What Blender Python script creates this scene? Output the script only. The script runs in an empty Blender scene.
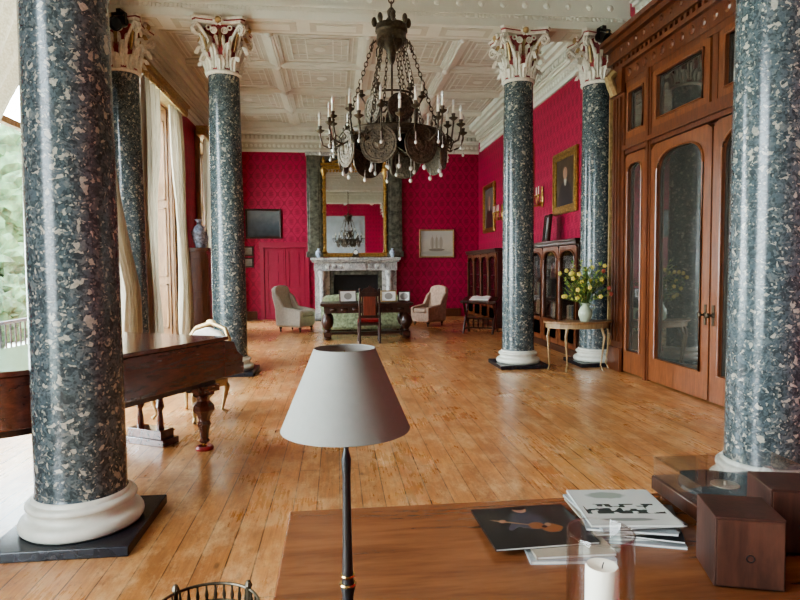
import bpy, math, random, bmesh
from mathutils import Matrix, Vector, noise
random.seed(7)
S=bpy.context.scene
COL=S.collection
PI=math.pi
# ------------------------------------------------------------ node helpers
def newmat(name):
    m=bpy.data.materials.new(name); m.use_nodes=True
    nt=m.node_tree; return m,nt,nt.nodes['Principled BSDF']
def nd(nt,t,**kw):
    n=nt.nodes.new(t)
    for k,v in kw.items():
        if k.startswith('i_'):
            key=k[2:]
            key=int(key) if key.isdigit() else key.replace('_',' ')
            if isinstance(v,bpy.types.NodeSocket): nt.links.new(v,n.inputs[key])
            else: n.inputs[key].default_value=v
        else: setattr(n,k,v)
    return n
def math_(nt,op,a,b=None,c=None):
    n=nt.nodes.new('ShaderNodeMath'); n.operation=op
    for i,v in enumerate((a,b,c)):
        if v is None: continue
        if isinstance(v,bpy.types.NodeSocket): nt.links.new(v,n.inputs[i])
        else: n.inputs[i].default_value=v
    return n.outputs[0]
def c4(c): return (c[0],c[1],c[2],1)
def ramp(nt,fac,stops,interp='LINEAR'):
    r=nt.nodes.new('ShaderNodeValToRGB'); cr=r.color_ramp; cr.interpolation=interp
    while len(cr.elements)<len(stops): cr.elements.new(.5)
    for e,(p,c) in zip(cr.elements,stops): e.position=p; e.color=c4(c)
    nt.links.new(fac,r.inputs[0]); return r.outputs[0]
def mix(nt,fac,a,b,blend='MIX'):
    n=nt.nodes.new('ShaderNodeMix'); n.data_type='RGBA'; n.blend_type=blend
    for idx,v in ((0,fac),(6,a),(7,b)):
        if isinstance(v,bpy.types.NodeSocket): nt.links.new(v,n.inputs[idx])
        else: n.inputs[idx].default_value=v if idx==0 else c4(v)
    return n.outputs[2]
def objco(nt): return nt.nodes.new('ShaderNodeTexCoord').outputs['Object']
def mapping(nt,vec,scale=(1,1,1),rot=(0,0,0)):
    m=nt.nodes.new('ShaderNodeMapping'); nt.links.new(vec,m.inputs[0]); m.inputs['Scale'].default_value=scale; m.inputs['Rotation'].default_value=rot
    return m.outputs[0]
def nz(nt,vec,scale,detail=4,rough=.55,dist=0):
    n=nt.nodes.new('ShaderNodeTexNoise'); nt.links.new(vec,n.inputs['Vector'])
    n.inputs['Scale'].default_value=scale; n.inputs['Detail'].default_value=detail; n.inputs['Roughness'].default_value=rough; n.inputs['Distortion'].default_value=dist
    return n.outputs['Fac']
def bump(nt,b,h,strength=.2,dist=.01):
    n=nt.nodes.new('ShaderNodeBump'); nt.links.new(h,n.inputs['Height']); n.inputs['Strength'].default_value=strength; n.inputs['Distance'].default_value=dist
    nt.links.new(n.outputs[0],b.inputs['Normal'])
def plain(name,c,rough=.6,metal=0,var=.25,scale=12,bmp=0,coat=0,spec=.5,emit=0):
    m,nt,b=newmat(name); v=objco(nt); n=nz(nt,v,scale)
    d=tuple(x*(1-var) for x in c); l=tuple(min(1,x*(1+var)) for x in c)
    nt.links.new(ramp(nt,n,[(.3,d),(.7,l)]),b.inputs['Base Color'])
    b.inputs['Roughness'].default_value=rough; b.inputs['Metallic'].default_value=metal
    b.inputs['Coat Weight'].default_value=coat; b.inputs['Specular IOR Level'].default_value=spec
    if bmp: bump(nt,b,n,bmp)
    return m
def wood(name,c1,c2,rough=.35,stretch=(8,8,1),scale=3,coat=.2,spec=.5):
    m,nt,b=newmat(name); v=mapping(nt,objco(nt),stretch)
    n=nz(nt,v,scale,6,.6,.6); n2=nz(nt,v,scale*5,3)
    f=math_(nt,'ADD',math_(nt,'MULTIPLY',n,.75),math_(nt,'MULTIPLY',n2,.25))
    nt.links.new(ramp(nt,f,[(.35,c1),(.65,c2)]),b.inputs['Base Color'])
    b.inputs['Roughness'].default_value=rough; b.inputs['Coat Weight'].default_value=coat; b.inputs['Coat Roughness'].default_value=.15
    b.inputs['Specular IOR Level'].default_value=spec
    bump(nt,b,n2,.05); return m
def glassm(name,tint=(1,1,1),refl=.12,rough=.02,fac_base=0.03):
    m=bpy.data.materials.new(name); m.use_nodes=True; nt=m.node_tree; nt.nodes.clear()
    o=nt.nodes.new('ShaderNodeOutputMaterial'); t=nd(nt,'ShaderNodeBsdfTransparent'); t.inputs[0].default_value=c4(tint)
    g=nd(nt,'ShaderNodeBsdfGlossy'); g.inputs['Roughness'].default_value=rough
    lw=nd(nt,'ShaderNodeLayerWeight'); lw.inputs[0].default_value=.25
    n=nz(nt,objco(nt),3)
    f=math_(nt,'ADD',math_(nt,'MULTIPLY',lw.outputs['Fresnel'],refl*4),math_(nt,'MULTIPLY',n,fac_base))
    f=math_(nt,'MINIMUM',f,.9)
    mx=nd(nt,'ShaderNodeMixShader'); nt.links.new(f,mx.inputs[0]); nt.links.new(t.outputs[0],mx.inputs[1]); nt.links.new(g.outputs[0],mx.inputs[2])
    nt.links.new(mx.outputs[0],o.inputs[0]); return m
# ------------------------------------------------------------ materials
def granite():
    m,nt,b=newmat('polished_granite'); v=objco(nt)
    n=nd(nt,'ShaderNodeTexNoise',i_Scale=14.0,i_Detail=6.0); nt.links.new(v,n.inputs['Vector'])
    va=nd(nt,'ShaderNodeVectorMath',operation='MULTIPLY_ADD'); nt.links.new(n.outputs['Color'],va.inputs[0]); va.inputs[1].default_value=(.085,.085,.085); nt.links.new(v,va.inputs[2])
    def vor(sc):
        x=nd(nt,'ShaderNodeTexVoronoi',i_Scale=sc); nt.links.new(va.outputs[0],x.inputs['Vector'])
        s=nd(nt,'ShaderNodeSeparateColor'); nt.links.new(x.outputs['Color'],s.inputs[0]); return s.outputs
    a=vor(17.0); c=vor(38.0); d=vor(80.0)
    c1=ramp(nt,a[0],[(0,(.055,.075,.08)),(.25,(.065,.09,.098)),(.5,(.08,.108,.118)),(.72,(.10,.13,.138)),(.88,(.055,.07,.073))],'CONSTANT')
    c2=ramp(nt,c[0],[(0,(.035,.05,.054)),(.4,(.08,.107,.117)),(.75,(.13,.155,.155))],'CONSTANT')
    c3=ramp(nt,d[0],[(0,(.03,.042,.045)),(.4,(.09,.12,.125)),(.8,(.18,.19,.175))],'CONSTANT')
    base=mix(nt,math_(nt,'MULTIPLY',math_(nt,'GREATER_THAN',c[1],.35),.75),c1,c2)
    base=mix(nt,math_(nt,'MULTIPLY',math_(nt,'GREATER_THAN',d[1],.55),.65),base,c3)
    w1=math_(nt,'MULTIPLY',math_(nt,'GREATER_THAN',a[2],.985),.8)
    w2=math_(nt,'MULTIPLY',math_(nt,'GREATER_THAN',c[2],.95),.9); w3=math_(nt,'MULTIPLY',math_(nt,'GREATER_THAN',d[2],.94),.75)
    base=mix(nt,w3,base,(.38,.38,.31)); base=mix(nt,w2,base,(.40,.39,.32)); base=mix(nt,w1,base,(.38,.37,.31))
    fine=nz(nt,v,70,3)
    base=mix(nt,.35,base,ramp(nt,fine,[(.35,(.25,.25,.25)),(.7,(.72,.72,.72))]),'OVERLAY')
    nt.links.new(base,b.inputs['Base Color']); b.inputs['Roughness'].default_value=.2; b.inputs['Specular IOR Level'].default_value=.5
    return m
def damask(name,c1,c2):
    m,nt,b=newmat(name); s=nd(nt,'ShaderNodeSeparateXYZ'); nt.links.new(objco(nt),s.inputs[0])
    h=math_(nt,'ADD',s.outputs[0],s.outputs[1]); z=s.outputs[2]
    ca=math_(nt,'COSINE',math_(nt,'MULTIPLY',h,2*PI/.40)); cb=math_(nt,'COSINE',math_(nt,'MULTIPLY',z,2*PI/.56))
    l=math_(nt,'ABSOLUTE',math_(nt,'ADD',ca,cb))
    l1=math_(nt,'LESS_THAN',l,.2)
    pr=math_(nt,'MULTIPLY',ca,cb)
    k=math_(nt,'COSINE',math_(nt,'MULTIPLY',math_(nt,'ADD',h,math_(nt,'MULTIPLY',z,.5)),2*PI/.065))
    k2=math_(nt,'COSINE',math_(nt,'MULTIPLY',math_(nt,'SUBTRACT',h,math_(nt,'MULTIPLY',z,.9)),2*PI/.08))
    mo=math_(nt,'GREATER_THAN',math_(nt,'ADD',pr,math_(nt,'MULTIPLY',math_(nt,'MULTIPLY',k,k2),.7)),.45)
    f=math_(nt,'MAXIMUM',l1,mo)
    f=math_(nt,'MULTIPLY',f,.65)
    base=mix(nt,f,c1,c2)
    v=nz(nt,objco(nt),1.2,3)
    base=mix(nt,.2,base,ramp(nt,v,[(.3,(.38,.38,.38)),(.7,(.62,.62,.62))]),'OVERLAY')
    nt.links.new(base,b.inputs['Base Color']); b.inputs['Roughness'].default_value=.55
    b.inputs['Specular IOR Level'].default_value=.3
    return m
def boards():
    m,nt,b=newmat('pine_floorboards'); s=nd(nt,'ShaderNodeSeparateXYZ'); nt.links.new(objco(nt),s.inputs[0])
    c=nd(nt,'ShaderNodeCombineXYZ'); nt.links.new(s.outputs[1],c.inputs[0]); nt.links.new(s.outputs[0],c.inputs[1])
    br=nd(nt,'ShaderNodeTexBrick'); nt.links.new(c.outputs[0],br.inputs['Vector'])
    br.offset=.37; br.offset_frequency=2
    br.inputs['Scale'].default_value=1; br.inputs['Brick Width'].default_value=2.9; br.inputs['Row Height'].default_value=.155
    br.inputs['Mortar Size'].default_value=.0042; br.inputs['Mortar Smooth'].default_value=.3; br.inputs['Bias'].default_value=0
    br.inputs['Color1'].default_value=c4((.45,.19,.058)); br.inputs['Color2'].default_value=c4((.63,.31,.11)); br.inputs['Mortar'].default_value=c4((.05,.02,.01))
    g=nz(nt,mapping(nt,objco(nt),(22,1.3,1)),2.2,6,.65,.5)
    base=mix(nt,.75,br.outputs['Color'],ramp(nt,g,[(.3,(.26,.24,.21)),(.7,(.70,.68,.64))]),'OVERLAY')
    k=nd(nt,'ShaderNodeTexVoronoi',i_Scale=1.0); nt.links.new(mapping(nt,objco(nt),(6.4,2.4,1)),k.inputs['Vector'])
    kn=ramp(nt,k.outputs['Distance'],[(.05,(.85,.85,.85)),(.12,(0,0,0))])
    base=mix(nt,kn,base,(.12,.04,.012))
    big=nz(nt,mapping(nt,objco(nt),(1,.6,1)),1.3,6,.68)
    base=mix(nt,ramp(nt,big,[(.46,(0,0,0)),(.66,(.7,.7,.7))]),base,(.27,.105,.035))
    base=mix(nt,ramp(nt,nz(nt,mapping(nt,objco(nt),(2.5,1,1)),2.3,6,.8),[(.47,(0,0,0)),(.66,(.75,.75,.75))]),base,(.72,.46,.23))
    sc=nz(nt,mapping(nt,objco(nt),(7,3,1)),3,6,.85)
    base=mix(nt,ramp(nt,sc,[(.54,(0,0,0)),(.66,(.7,.7,.7))]),base,(.22,.095,.04))
    nt.links.new(base,b.inputs['Base Color'])
    r=math_(nt,'MULTIPLY_ADD',big,.42,.02); r=math_(nt,'ADD',r,math_(nt,'MULTIPLY',g,.14))
    nt.links.new(r,b.inputs['Roughness']); b.inputs['Coat Weight'].default_value=.55; b.inputs['Coat Roughness'].default_value=.25
    h=math_(nt,'SUBTRACT',math_(nt,'MULTIPLY',g,.25),br.outputs['Fac']); bump(nt,b,h,.4,.004)
    return m
GRAN=granite()
RED=damask('red_damask',(.40,.020,.065),(.17,.008,.026))
FLOOR=boards()
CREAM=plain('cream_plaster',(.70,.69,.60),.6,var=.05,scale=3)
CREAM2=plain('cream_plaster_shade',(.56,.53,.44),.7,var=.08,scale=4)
PALE=plain('pale_grey_paint',(.34,.38,.40),.5,var=.12,scale=2)
WHITE=plain('white_paint',(.64,.63,.54),.4,var=.08)
def marble():
    m,nt,b=newmat('grey_veined_marble'); v=objco(nt); n=nz(nt,v,2.5,8,.7,1.5)
    f=math_(nt,'ABSOLUTE',math_(nt,'SUBTRACT',n,.5))
    nt.links.new(ramp(nt,f,[(.0,(.20,.20,.20)),(.03,(.42,.41,.39)),(.1,(.54,.53,.50))]),b.inputs['Base Color']); b.inputs['Roughness'].default_value=.3; return m
MARB=marble()
DMARB=plain('green_marble',(.10,.10,.075),.25,var=.6,scale=9)
GOLD=plain('gilt',(.42,.27,.09),.38,1,var=.4,scale=20,bmp=.3)
GILTP=plain('gilt_paint',(.40,.28,.13),.42,.4,var=.3,scale=20)
CAPC=plain('capital_cream',(.70,.66,.56),.5,var=.15,scale=30)
REDP=plain('capital_red',(.26,.030,.03),.5,var=.3)
BLACKS=plain('black_slate',(.012,.014,.02),.25,var=.3)
MAHO=wood('mahogany',(.075,.022,.009),(.17,.052,.020),.3)
MAHOL=wood('mahogany_light',(.115,.036,.014),(.24,.082,.030),.3)
OAK=wood('golden_oak',(.15,.075,.03),(.32,.17,.07),.4)
DARKW=wood('dark_walnut',(.02,.008,.005),(.065,.022,.012),.28)
PIANO=wood('rosewood_polish',(.045,.012,.008),(.14,.038,.022),.12,stretch=(6,1,6),coat=1)
DESKT=wood('desk_top_wood',(.13,.046,.018),(.24,.090,.035),.24,stretch=(1,7,7),scale=2.0,coat=.5)
BLACK=plain('black_paint',(.012,.012,.013),.35,var=.2)
IRON=plain('wrought_iron',(.006,.006,.007),.5,.3,var=.2)
BRONZE=plain('dark_bronze',(.085,.066,.042),.42,.6,var=.5,scale=25,bmp=.2)
def discm():
    m,nt,b=newmat('engraved_bronze'); v=objco(nt); n=nz(nt,v,30,4)
    nt.links.new(ramp(nt,n,[(.3,(.05,.042,.03)),(.7,(.18,.14,.095))]),b.inputs['Base Color']); b.inputs['Metallic'].default_value=.65; b.inputs['Roughness'].default_value=.42
    x=nd(nt,'ShaderNodeTexVoronoi',i_Scale=55.0); nt.links.new(v,x.inputs['Vector']); bump(nt,b,x.outputs['Distance'],.8,.006); return m
COPPER=discm()
BRASS=plain('brass',(.60,.42,.16),.25,1,var=.15)
CANDLE=plain('candle_wax',(.84,.80,.66),.5,var=.05)
GLASS=glassm('clear_glass')
THIN=glassm('thin_clear_glass',refl=.11,fac_base=.05)
WGLASS=glassm('window_glass',refl=.05,fac_base=.01)
CRYST=plain('crystal_drop',(.75,.74,.68),.15,.2,var=.2)
MIRROR=plain('mirror_silver',(.76,.79,.79),.02,1,var=.02)
DGLASS=plain('dark_glass',(.045,.045,.038),.035,0,var=.3,spec=1,coat=1)
PAPER=plain('paper',(.70,.69,.64),.6,var=.05)
SHADE=plain('lampshade_linen',(.215,.212,.19),.85,var=.03,scale=60)
SHADEIN=plain('lampshade_lining',(.24,.23,.21),.8,var=.03)
REDDOOR=plain('red_door_paint',(.27,.014,.04),.4,var=.08)
UPHW=plain('cream_upholstery',(.52,.48,.41),.8,var=.12,scale=18)
UPHP=plain('faded_pink_upholstery',(.38,.25,.18),.8,var=.25,scale=14)
UPHG=plain('sage_floral_upholstery',(.34,.40,.24),.85,var=.5,scale=16)
REDL=plain('red_leather',(.30,.02,.02),.4,var=.2)
CHINA=plain('blue_white_china',(.40,.48,.62),.15,var=.6,scale=18)
JUG=plain('greenish_stoneware_jug',(.38,.43,.31),.3,var=.15,scale=10)
LEAF=plain('foliage',(.10,.18,.04),.6,var=.6,scale=14)
LEAFO=plain('garden_foliage',(.045,.085,.035),.9,var=.6,scale=2.5)
BOUNCE=plain('pale_bounce_ground',(.50,.54,.46),.9,var=.15,scale=3)  # unseen lawn given a pale colour to bounce daylight onto the ceiling
BARK=plain('bark',(.05,.035,.025),.9,var=.3)
YEL=plain('yellow_petals',(.68,.56,.12),.6,var=.3)
RPET=plain('russet_petals',(.35,.07,.04),.6,var=.3)
SPK=wood('speaker_walnut',(.022,.009,.006),(.062,.022,.013),.5,stretch=(6,6,1),coat=0)
SPKF=wood('speaker_walnut_face',(.045,.018,.011),(.11,.042,.025),.5,stretch=(6,6,1),coat=0)
def curtainm():
    m=bpy.data.materials.new('curtain_silk'); m.use_nodes=True; nt=m.node_tree; b=nt.nodes['Principled BSDF']; o=nt.nodes['Material Output']
    n=nz(nt,mapping(nt,objco(nt),(30,30,1)),2)
    col=ramp(nt,n,[(.3,(.36,.30,.21)),(.7,(.52,.45,.34))]); nt.links.new(col,b.inputs['Base Color']); b.inputs['Roughness'].default_value=.7
    t=nd(nt,'ShaderNodeBsdfTranslucent'); nt.links.new(col,t.inputs[0])
    mx=nd(nt,'ShaderNodeMixShader'); mx.inputs[0].default_value=.35; nt.links.new(b.outputs[0],mx.inputs[1]); nt.links.new(t.outputs[0],mx.inputs[2]); nt.links.new(mx.outputs[0],o.inputs[0]); return m
CURT=curtainm()
def ell(nt,v,cx,cz,rx,rz):
    s=nd(nt,'ShaderNodeSeparateXYZ'); nt.links.new(v,s.inputs[0])
    a=math_(nt,'POWER',math_(nt,'DIVIDE',math_(nt,'SUBTRACT',s.outputs[0],cx),rx),2)
    c=math_(nt,'POWER',math_(nt,'DIVIDE',math_(nt,'SUBTRACT',s.outputs[2],cz),rz),2)
    return math_(nt,'LESS_THAN',math_(nt,'ADD',a,c),1)
def portrait(name,w,h,bgc=None):
    m,nt,b=newmat(name); v=objco(nt); n=nz(nt,v,3)
    bgc=bgc or ((.03,.02,.012),(.10,.07,.045))
    base=ramp(nt,n,[(.3,bgc[0]),(.7,bgc[1])])
    base=mix(nt,ell(nt,v,0,-.32*h,.3*w,.34*h),base,(.02,.018,.02))
    base=mix(nt,ell(nt,v,0,.02*h,.05*w,.08*h),base,(.4,.38,.33))
    base=mix(nt,ell(nt,v,0,.14*h,.085*w,.1*h),base,(.36,.21,.14))
    nt.links.new(base,b.inputs['Base Color']); b.inputs['Roughness'].default_value=.3; return m
def landscape(name,ca,cb,cc,ship=False):
    m,nt,b=newmat(name); v=objco(nt); s=nd(nt,'ShaderNodeSeparateXYZ'); nt.links.new(v,s.inputs[0])
    f=math_(nt,'ADD',math_(nt,'MULTIPLY_ADD',s.outputs[2],.8,.5),math_(nt,'MULTIPLY_ADD',nz(nt,v,5),.5,-.25))
    base=ramp(nt,f,[(.15,ca),(.5,cb),(.75,cc)])
    if ship:
        base=mix(nt,ell(nt,v,0,-.30,.5,.07),base,(.36,.35,.30))
        base=mix(nt,ell(nt,v,0,-.2,.26,.045),base,(.22,.19,.15))
        for x in(-.14,0,.14): base=mix(nt,ell(nt,v,x,.02,.065,.19),base,(.38,.35,.29)); base=mix(nt,ell(nt,v,x,.02,.008,.26),base,(.24,.21,.17))
    nt.links.new(base,b.inputs['Base Color']); b.inputs['Roughness'].default_value=.3; return m
# ------------------------------------------------------------ mesh builder
class B:
    def __init__(s): s.V=[];s.F=[];s.MI=[];s.mi=0;s.T=Matrix.Identity(4)
    def v(s,p): s.V.append(tuple(s.T@Vector(p))); return len(s.V)-1
    def f(s,idx): s.F.append(tuple(idx)); s.MI.append(s.mi)
    def box(s,c,d,rz=0,rx=0,ry=0,taper=1):
        R=Matrix.Rotation(rz,4,'Z')@Matrix.Rotation(ry,4,'Y')@Matrix.Rotation(rx,4,'X')
        i=[]
        for z in(-1,1):
            k=taper if z<0 else 1
            for x,y in((-1,-1),(1,-1),(1,1),(-1,1)):
                p=R@Vector((x*d[0]/2*k,y*d[1]/2*k,z*d[2]/2)); i.append(s.v((p.x+c[0],p.y+c[1],p.z+c[2])))
        for q in((3,2,1,0),(4,5,6,7),(0,1,5,4),(1,2,6,5),(2,3,7,6),(3,0,4,7)): s.f([i[k] for k in q])
        return s
    def bb(s,x0,x1,y0,y1,z0,z1): return s.box(((x0+x1)/2,(y0+y1)/2,(z0+z1)/2),(x1-x0,y1-y0,z1-z0))
    def lathe(s,prof,c=(0,0,0),seg=20,axis='Z',a0=0):
        rings=[]
        for r,z in prof:
            ring=[]
            for k in range(seg):
                a=a0+2*PI*k/seg; x,y=r*math.cos(a),r*math.sin(a)
                p=(x,y,z) if axis=='Z' else ((x,z,y) if axis=='Y' else (z,x,y))
                ring.append(s.v((p[0]+c[0],p[1]+c[1],p[2]+c[2])))
            rings.append(ring)
        for a,b in zip(rings,rings[1:]):
            for k in range(seg): s.f((a[k],a[(k+1)%seg],b[(k+1)%seg],b[k]))
        if prof[0][0]>1e-5: s.f(rings[0][::-1])
        if prof[-1][0]>1e-5: s.f(rings[-1])
        return s
    def tube(s,pts,r,seg=8,closed=False,flat=1):
        pts=[Vector(p) for p in pts]; n=len(pts); rr=r if isinstance(r,(list,tuple)) else [r]*n
        rings=[]; up=Vector((0,0,1))
        for i,p in enumerate(pts):
            a=pts[(i-1)%n] if closed or i>0 else p; b=pts[(i+1)%n] if closed or i<n-1 else p
            t=(b-a).normalized() if (b-a).length>1e-9 else Vector((0,0,1))
            if abs(t.dot(up))>.97: sd=t.cross(Vector((1,0,0)) if abs(t.x)<.9 else Vector((0,1,0))).normalized()
            else: sd=t.cross(up).normalized()
            if rings and not closed and sd.dot(ps)<0: sd=-sd
            ps=sd; u=sd.cross(t).normalized()
            rings.append([s.v(p+sd*math.cos(2*PI*k/seg)*rr[i]+u*math.sin(2*PI*k/seg)*rr[i]*flat) for k in range(seg)])
        m=n if closed else n-1
        for i in range(m):
            a,b=rings[i],rings[(i+1)%n]
            for k in range(seg): s.f((a[k],a[(k+1)%seg],b[(k+1)%seg],b[k]))
        if not closed: s.f(rings[0][::-1]); s.f(rings[-1])
        return s
    def prism(s,poly,z0,z1,plane='XY'):
        def P(x,y,z): return (x,y,z) if plane=='XY' else ((x,z,y) if plane=='XZ' else (z,x,y))
        a=[s.v(P(x,y,z0)) for x,y in poly]; b=[s.v(P(x,y,z1)) for x,y in poly]; n=len(poly)
        s.f(a[::-1]); s.f(b)
        for i in range(n): s.f((a[i],a[(i+1)%n],b[(i+1)%n],b[i]))
        return s
    def sph(s,c,r,seg=12,rings=8):
        rx,ry,rz=(r,r,r) if not isinstance(r,(tuple,list)) else r
        R=[]
        for j in range(1,rings):
            t=PI*j/rings
            R.append([s.v((c[0]+rx*math.sin(t)*math.cos(2*PI*k/seg),c[1]+ry*math.sin(t)*math.sin(2*PI*k/seg),c[2]-rz*math.cos(t))) for k in range(seg)])
        lo=s.v((c[0],c[1],c[2]-rz)); hi=s.v((c[0],c[1],c[2]+rz))
        for k in range(seg): s.f((lo,R[0][(k+1)%seg],R[0][k])); s.f((hi,R[-1][k],R[-1][(k+1)%seg]))
        for a,b in zip(R,R[1:]):
            for k in range(seg): s.f((a[k],a[(k+1)%seg],b[(k+1)%seg],b[k]))
        return s
    def torus(s,c,R,r,seg=24,rs=8,rx=0,ry=0,rz=0,sx=1,sy=1):
        M=Matrix.Translation(c)@Matrix.Rotation(rz,4,'Z')@Matrix.Rotation(ry,4,'Y')@Matrix.Rotation(rx,4,'X')
        rings=[]
        for k in range(seg):
            a=2*PI*k/seg; rings.append([s.v(M@Vector(((R+r*math.cos(q))*math.cos(a)*sx,(R+r*math.cos(q))*math.sin(a)*sy,r*math.sin(q)))) for q in [2*PI*j/rs for j in range(rs)]])
        for i in range(seg):
            a,b=rings[i],rings[(i+1)%seg]
            for k in range(rs): s.f((a[k],b[k],b[(k+1)%rs],a[(k+1)%rs]))
        return s
    def grid(s,fn,nu,nv):
        I=[[s.v(fn(i/nu,j/nv)) for j in range(nv+1)] for i in range(nu+1)]
        for i in range(nu):
            for j in range(nv): s.f((I[i][j],I[i+1][j],I[i+1][j+1],I[i][j+1]))
        return s
    def loops(s,inner,outer,y0,y1):
        n=len(inner); A=[[s.v((p[0],y,p[1])) for p in L] for y in (y0,y1) for L in (inner,outer)]
        i0,o0,i1,o1=A
        for k in range(n):
            j=(k+1)%n
            s.f((i0[k],i0[j],o0[j],o0[k])); s.f((i1[k],o1[k],o1[j],i1[j])); s.f((i0[k],i1[k],i1[j],i0[j])); s.f((o0[k],o0[j],o1[j],o1[k]))
        return s
    def obj(s,name,mats,parent=None,smooth=30,bevel=0,label=None,cat=None,loc=None,rz=0,kind=None,group=None,recalc=True,subd=0):
        me=bpy.data.meshes.new(name); me.from_pydata(s.V,[],s.F)
        if not isinstance(mats,(list,tuple)): mats=[mats]
        for m in mats: me.materials.append(m)
        me.polygons.foreach_set('material_index',s.MI)
        if recalc:
            bm=bmesh.new(); bm.from_mesh(me); bmesh.ops.recalc_face_normals(bm,faces=bm.faces); bm.to_mesh(me); bm.free()
        if smooth:
            me.polygons.foreach_set('use_smooth',[True]*len(me.polygons)); me.set_sharp_from_angle(angle=math.radians(smooth))
        me.update()
        o=bpy.data.objects.new(name,me); COL.objects.link(o)
        if parent: o.parent=parent
        if loc: o.location=loc
        o.rotation_euler[2]=rz
        if bevel:
            md=o.modifiers.new('bevel','BEVEL'); md.width=bevel; md.segments=2; md.limit_method='ANGLE'
        if label: o['label']=label
        if cat: o['category']=cat
        if kind: o['kind']=kind
        if group: o['group']=group
        return o
def thing(name,label,cat,loc,rz=0,group=None):
    e=bpy.data.objects.new(name,None); COL.objects.link(e); e.location=loc; e.rotation_euler[2]=rz; e.empty_display_size=.1
    e['label']=label; e['category']=cat
    if group: e['group']=group
    return e
def dup(o,loc=None,rz=None,parent=None):
    c=o.copy(); COL.objects.link(c)
    if parent: c.parent=parent
    if loc is not None: c.location=loc
    if rz is not None: c.rotation_euler[2]=rz
    for ch in list(o.children): dup(ch,parent=c)
    return c
def prt(o,rz=None,loc=None):
    c=o.copy(); COL.objects.link(c); c.parent=o.parent
    if loc is not None: c.location=loc
    if rz is not None: c.rotation_euler[2]=rz
    for ch in list(o.children): dup(ch,parent=c)
    return c
# ------------------------------------------------------------ ROOM
XL,XR,YF,YB,ZC=-3.5,4.6,19.2,-4.0,6.05
b=B(); b.bb(XL-.5,XR+.1,YB-.3,YF+.3,-.15,0); b.obj('floor',FLOOR,kind='structure',smooth=0)
wins=[(-1.9,1.8),(4.6,8.5),(10.95,13.2),(15.9,18.2)]
ZS,ZT=.12,4.95
b=B(); y=YB-.3
for a,c in wins:
    b.bb(XL-.5,XL,y,a,0,ZC); b.bb(XL-.5,XL,a,c,0,ZS); b.bb(XL-.5,XL,a,c,ZT,ZC); y=c
b.bb(XL-.5,XL,y,YF+.3,0,ZC); b.obj('wall_left',RED,kind='structure',smooth=0)
b=B(); b.bb(XL,XR,YF,YF+.3,0,ZC); b.obj('wall_back',RED,kind='structure',smooth=0)
b=B(); b.bb(XR,XR+.3,YB-.3,YF+.3,0,ZC); b.obj('wall_right',RED,kind='structure',smooth=0)
b=B(); b.bb(XL,XR,YB-.3,YB,0,ZC); b.obj('wall_front',RED,kind='structure',smooth=0)
b=B(); b.bb(XL,2.0,YB,YB+.04,0,5.2)
for k in range(3): x=XL+.15+k*1.75; b.bb(x,x+.08,YB,YB+.08,.3,5); b.bb(x+1.5,x+1.58,YB,YB+.08,.3,5); b.bb(x+.08,x+1.5,YB,YB+.08,4.9,5); b.bb(x+.08,x+1.5,YB,YB+.08,1.2,1.3)
b.obj('trim_20',PALE,kind='structure',smooth=0)
wn=1
for a,c in wins:
    b=B(); w=c-a; x=XL-.42
    b.mi=0
    b.bb(x-.05,x+.05,a,a+.1,ZS,ZT); b.bb(x-.05,x+.05,c-.1,c,ZS,ZT); b.bb(x-.05,x+.05,a,c,ZS,ZS+.1); b.bb(x-.05,x+.05,a,c,ZT-.12,ZT)
    for k in (1,2): b.bb(x-.035,x+.035,a+w*k/3-.03,a+w*k/3+.03,ZS,ZT)
    for z in (3.4,): b.bb(x-.04,x+.04,a,c,z-.04,z+.04)
    b.mi=1; b.bb(x-.004,x+.004,a+.05,c-.05,ZS+.05,ZT-.05)
    b.obj('window_%d'%wn,[OAK,WGLASS],kind='structure',smooth=0)
    b=B()
    for yy,sg in((a,1),(c,-1)):
        b.bb(XL-.37,XL,yy,yy+sg*.03,ZS,ZT) if sg>0 else b.bb(XL-.37,XL,yy-.03,yy,ZS,ZT)
        for z0,z1 in((.35,1.3),(1.45,2.9),(3.05,4.7)):
            y0,y1=(yy+.03,yy+.05) if sg>0 else (yy-.05,yy-.03)
            b.bb(XL-.32,XL-.28,y0,y1,z0,z1); b.bb(XL-.09,XL-.05,y0,y1,z0,z1); b.bb(XL-.32,XL-.05,y0,y1,z0,z0+.04); b.bb(XL-.32,XL-.05,y0,y1,z1-.04,z1)
    b.bb(XL-.37,XL,a,c,ZT-.03,ZT); b.bb(XL-.37,XL+.03,a,c,ZS-.0,ZS+.03)
    for yy in (a-.2,c): b.bb(XL,XL+.07,yy,yy+.2,0,ZT+.1); b.bb(XL,XL+.1,yy+.02,yy+.06,0,ZT+.1); b.bb(XL,XL+.1,yy+.14,yy+.18,0,ZT+.1)
    b.bb(XL,XL+.08,a-.2,c+.2,ZT,ZT+.14)
    b.bb(XL,XL+.05,a,c,0,ZS)
    b.obj('trim_%d'%wn,OAK,kind='structure',smooth=0,bevel=.006)
    wn+=1
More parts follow.
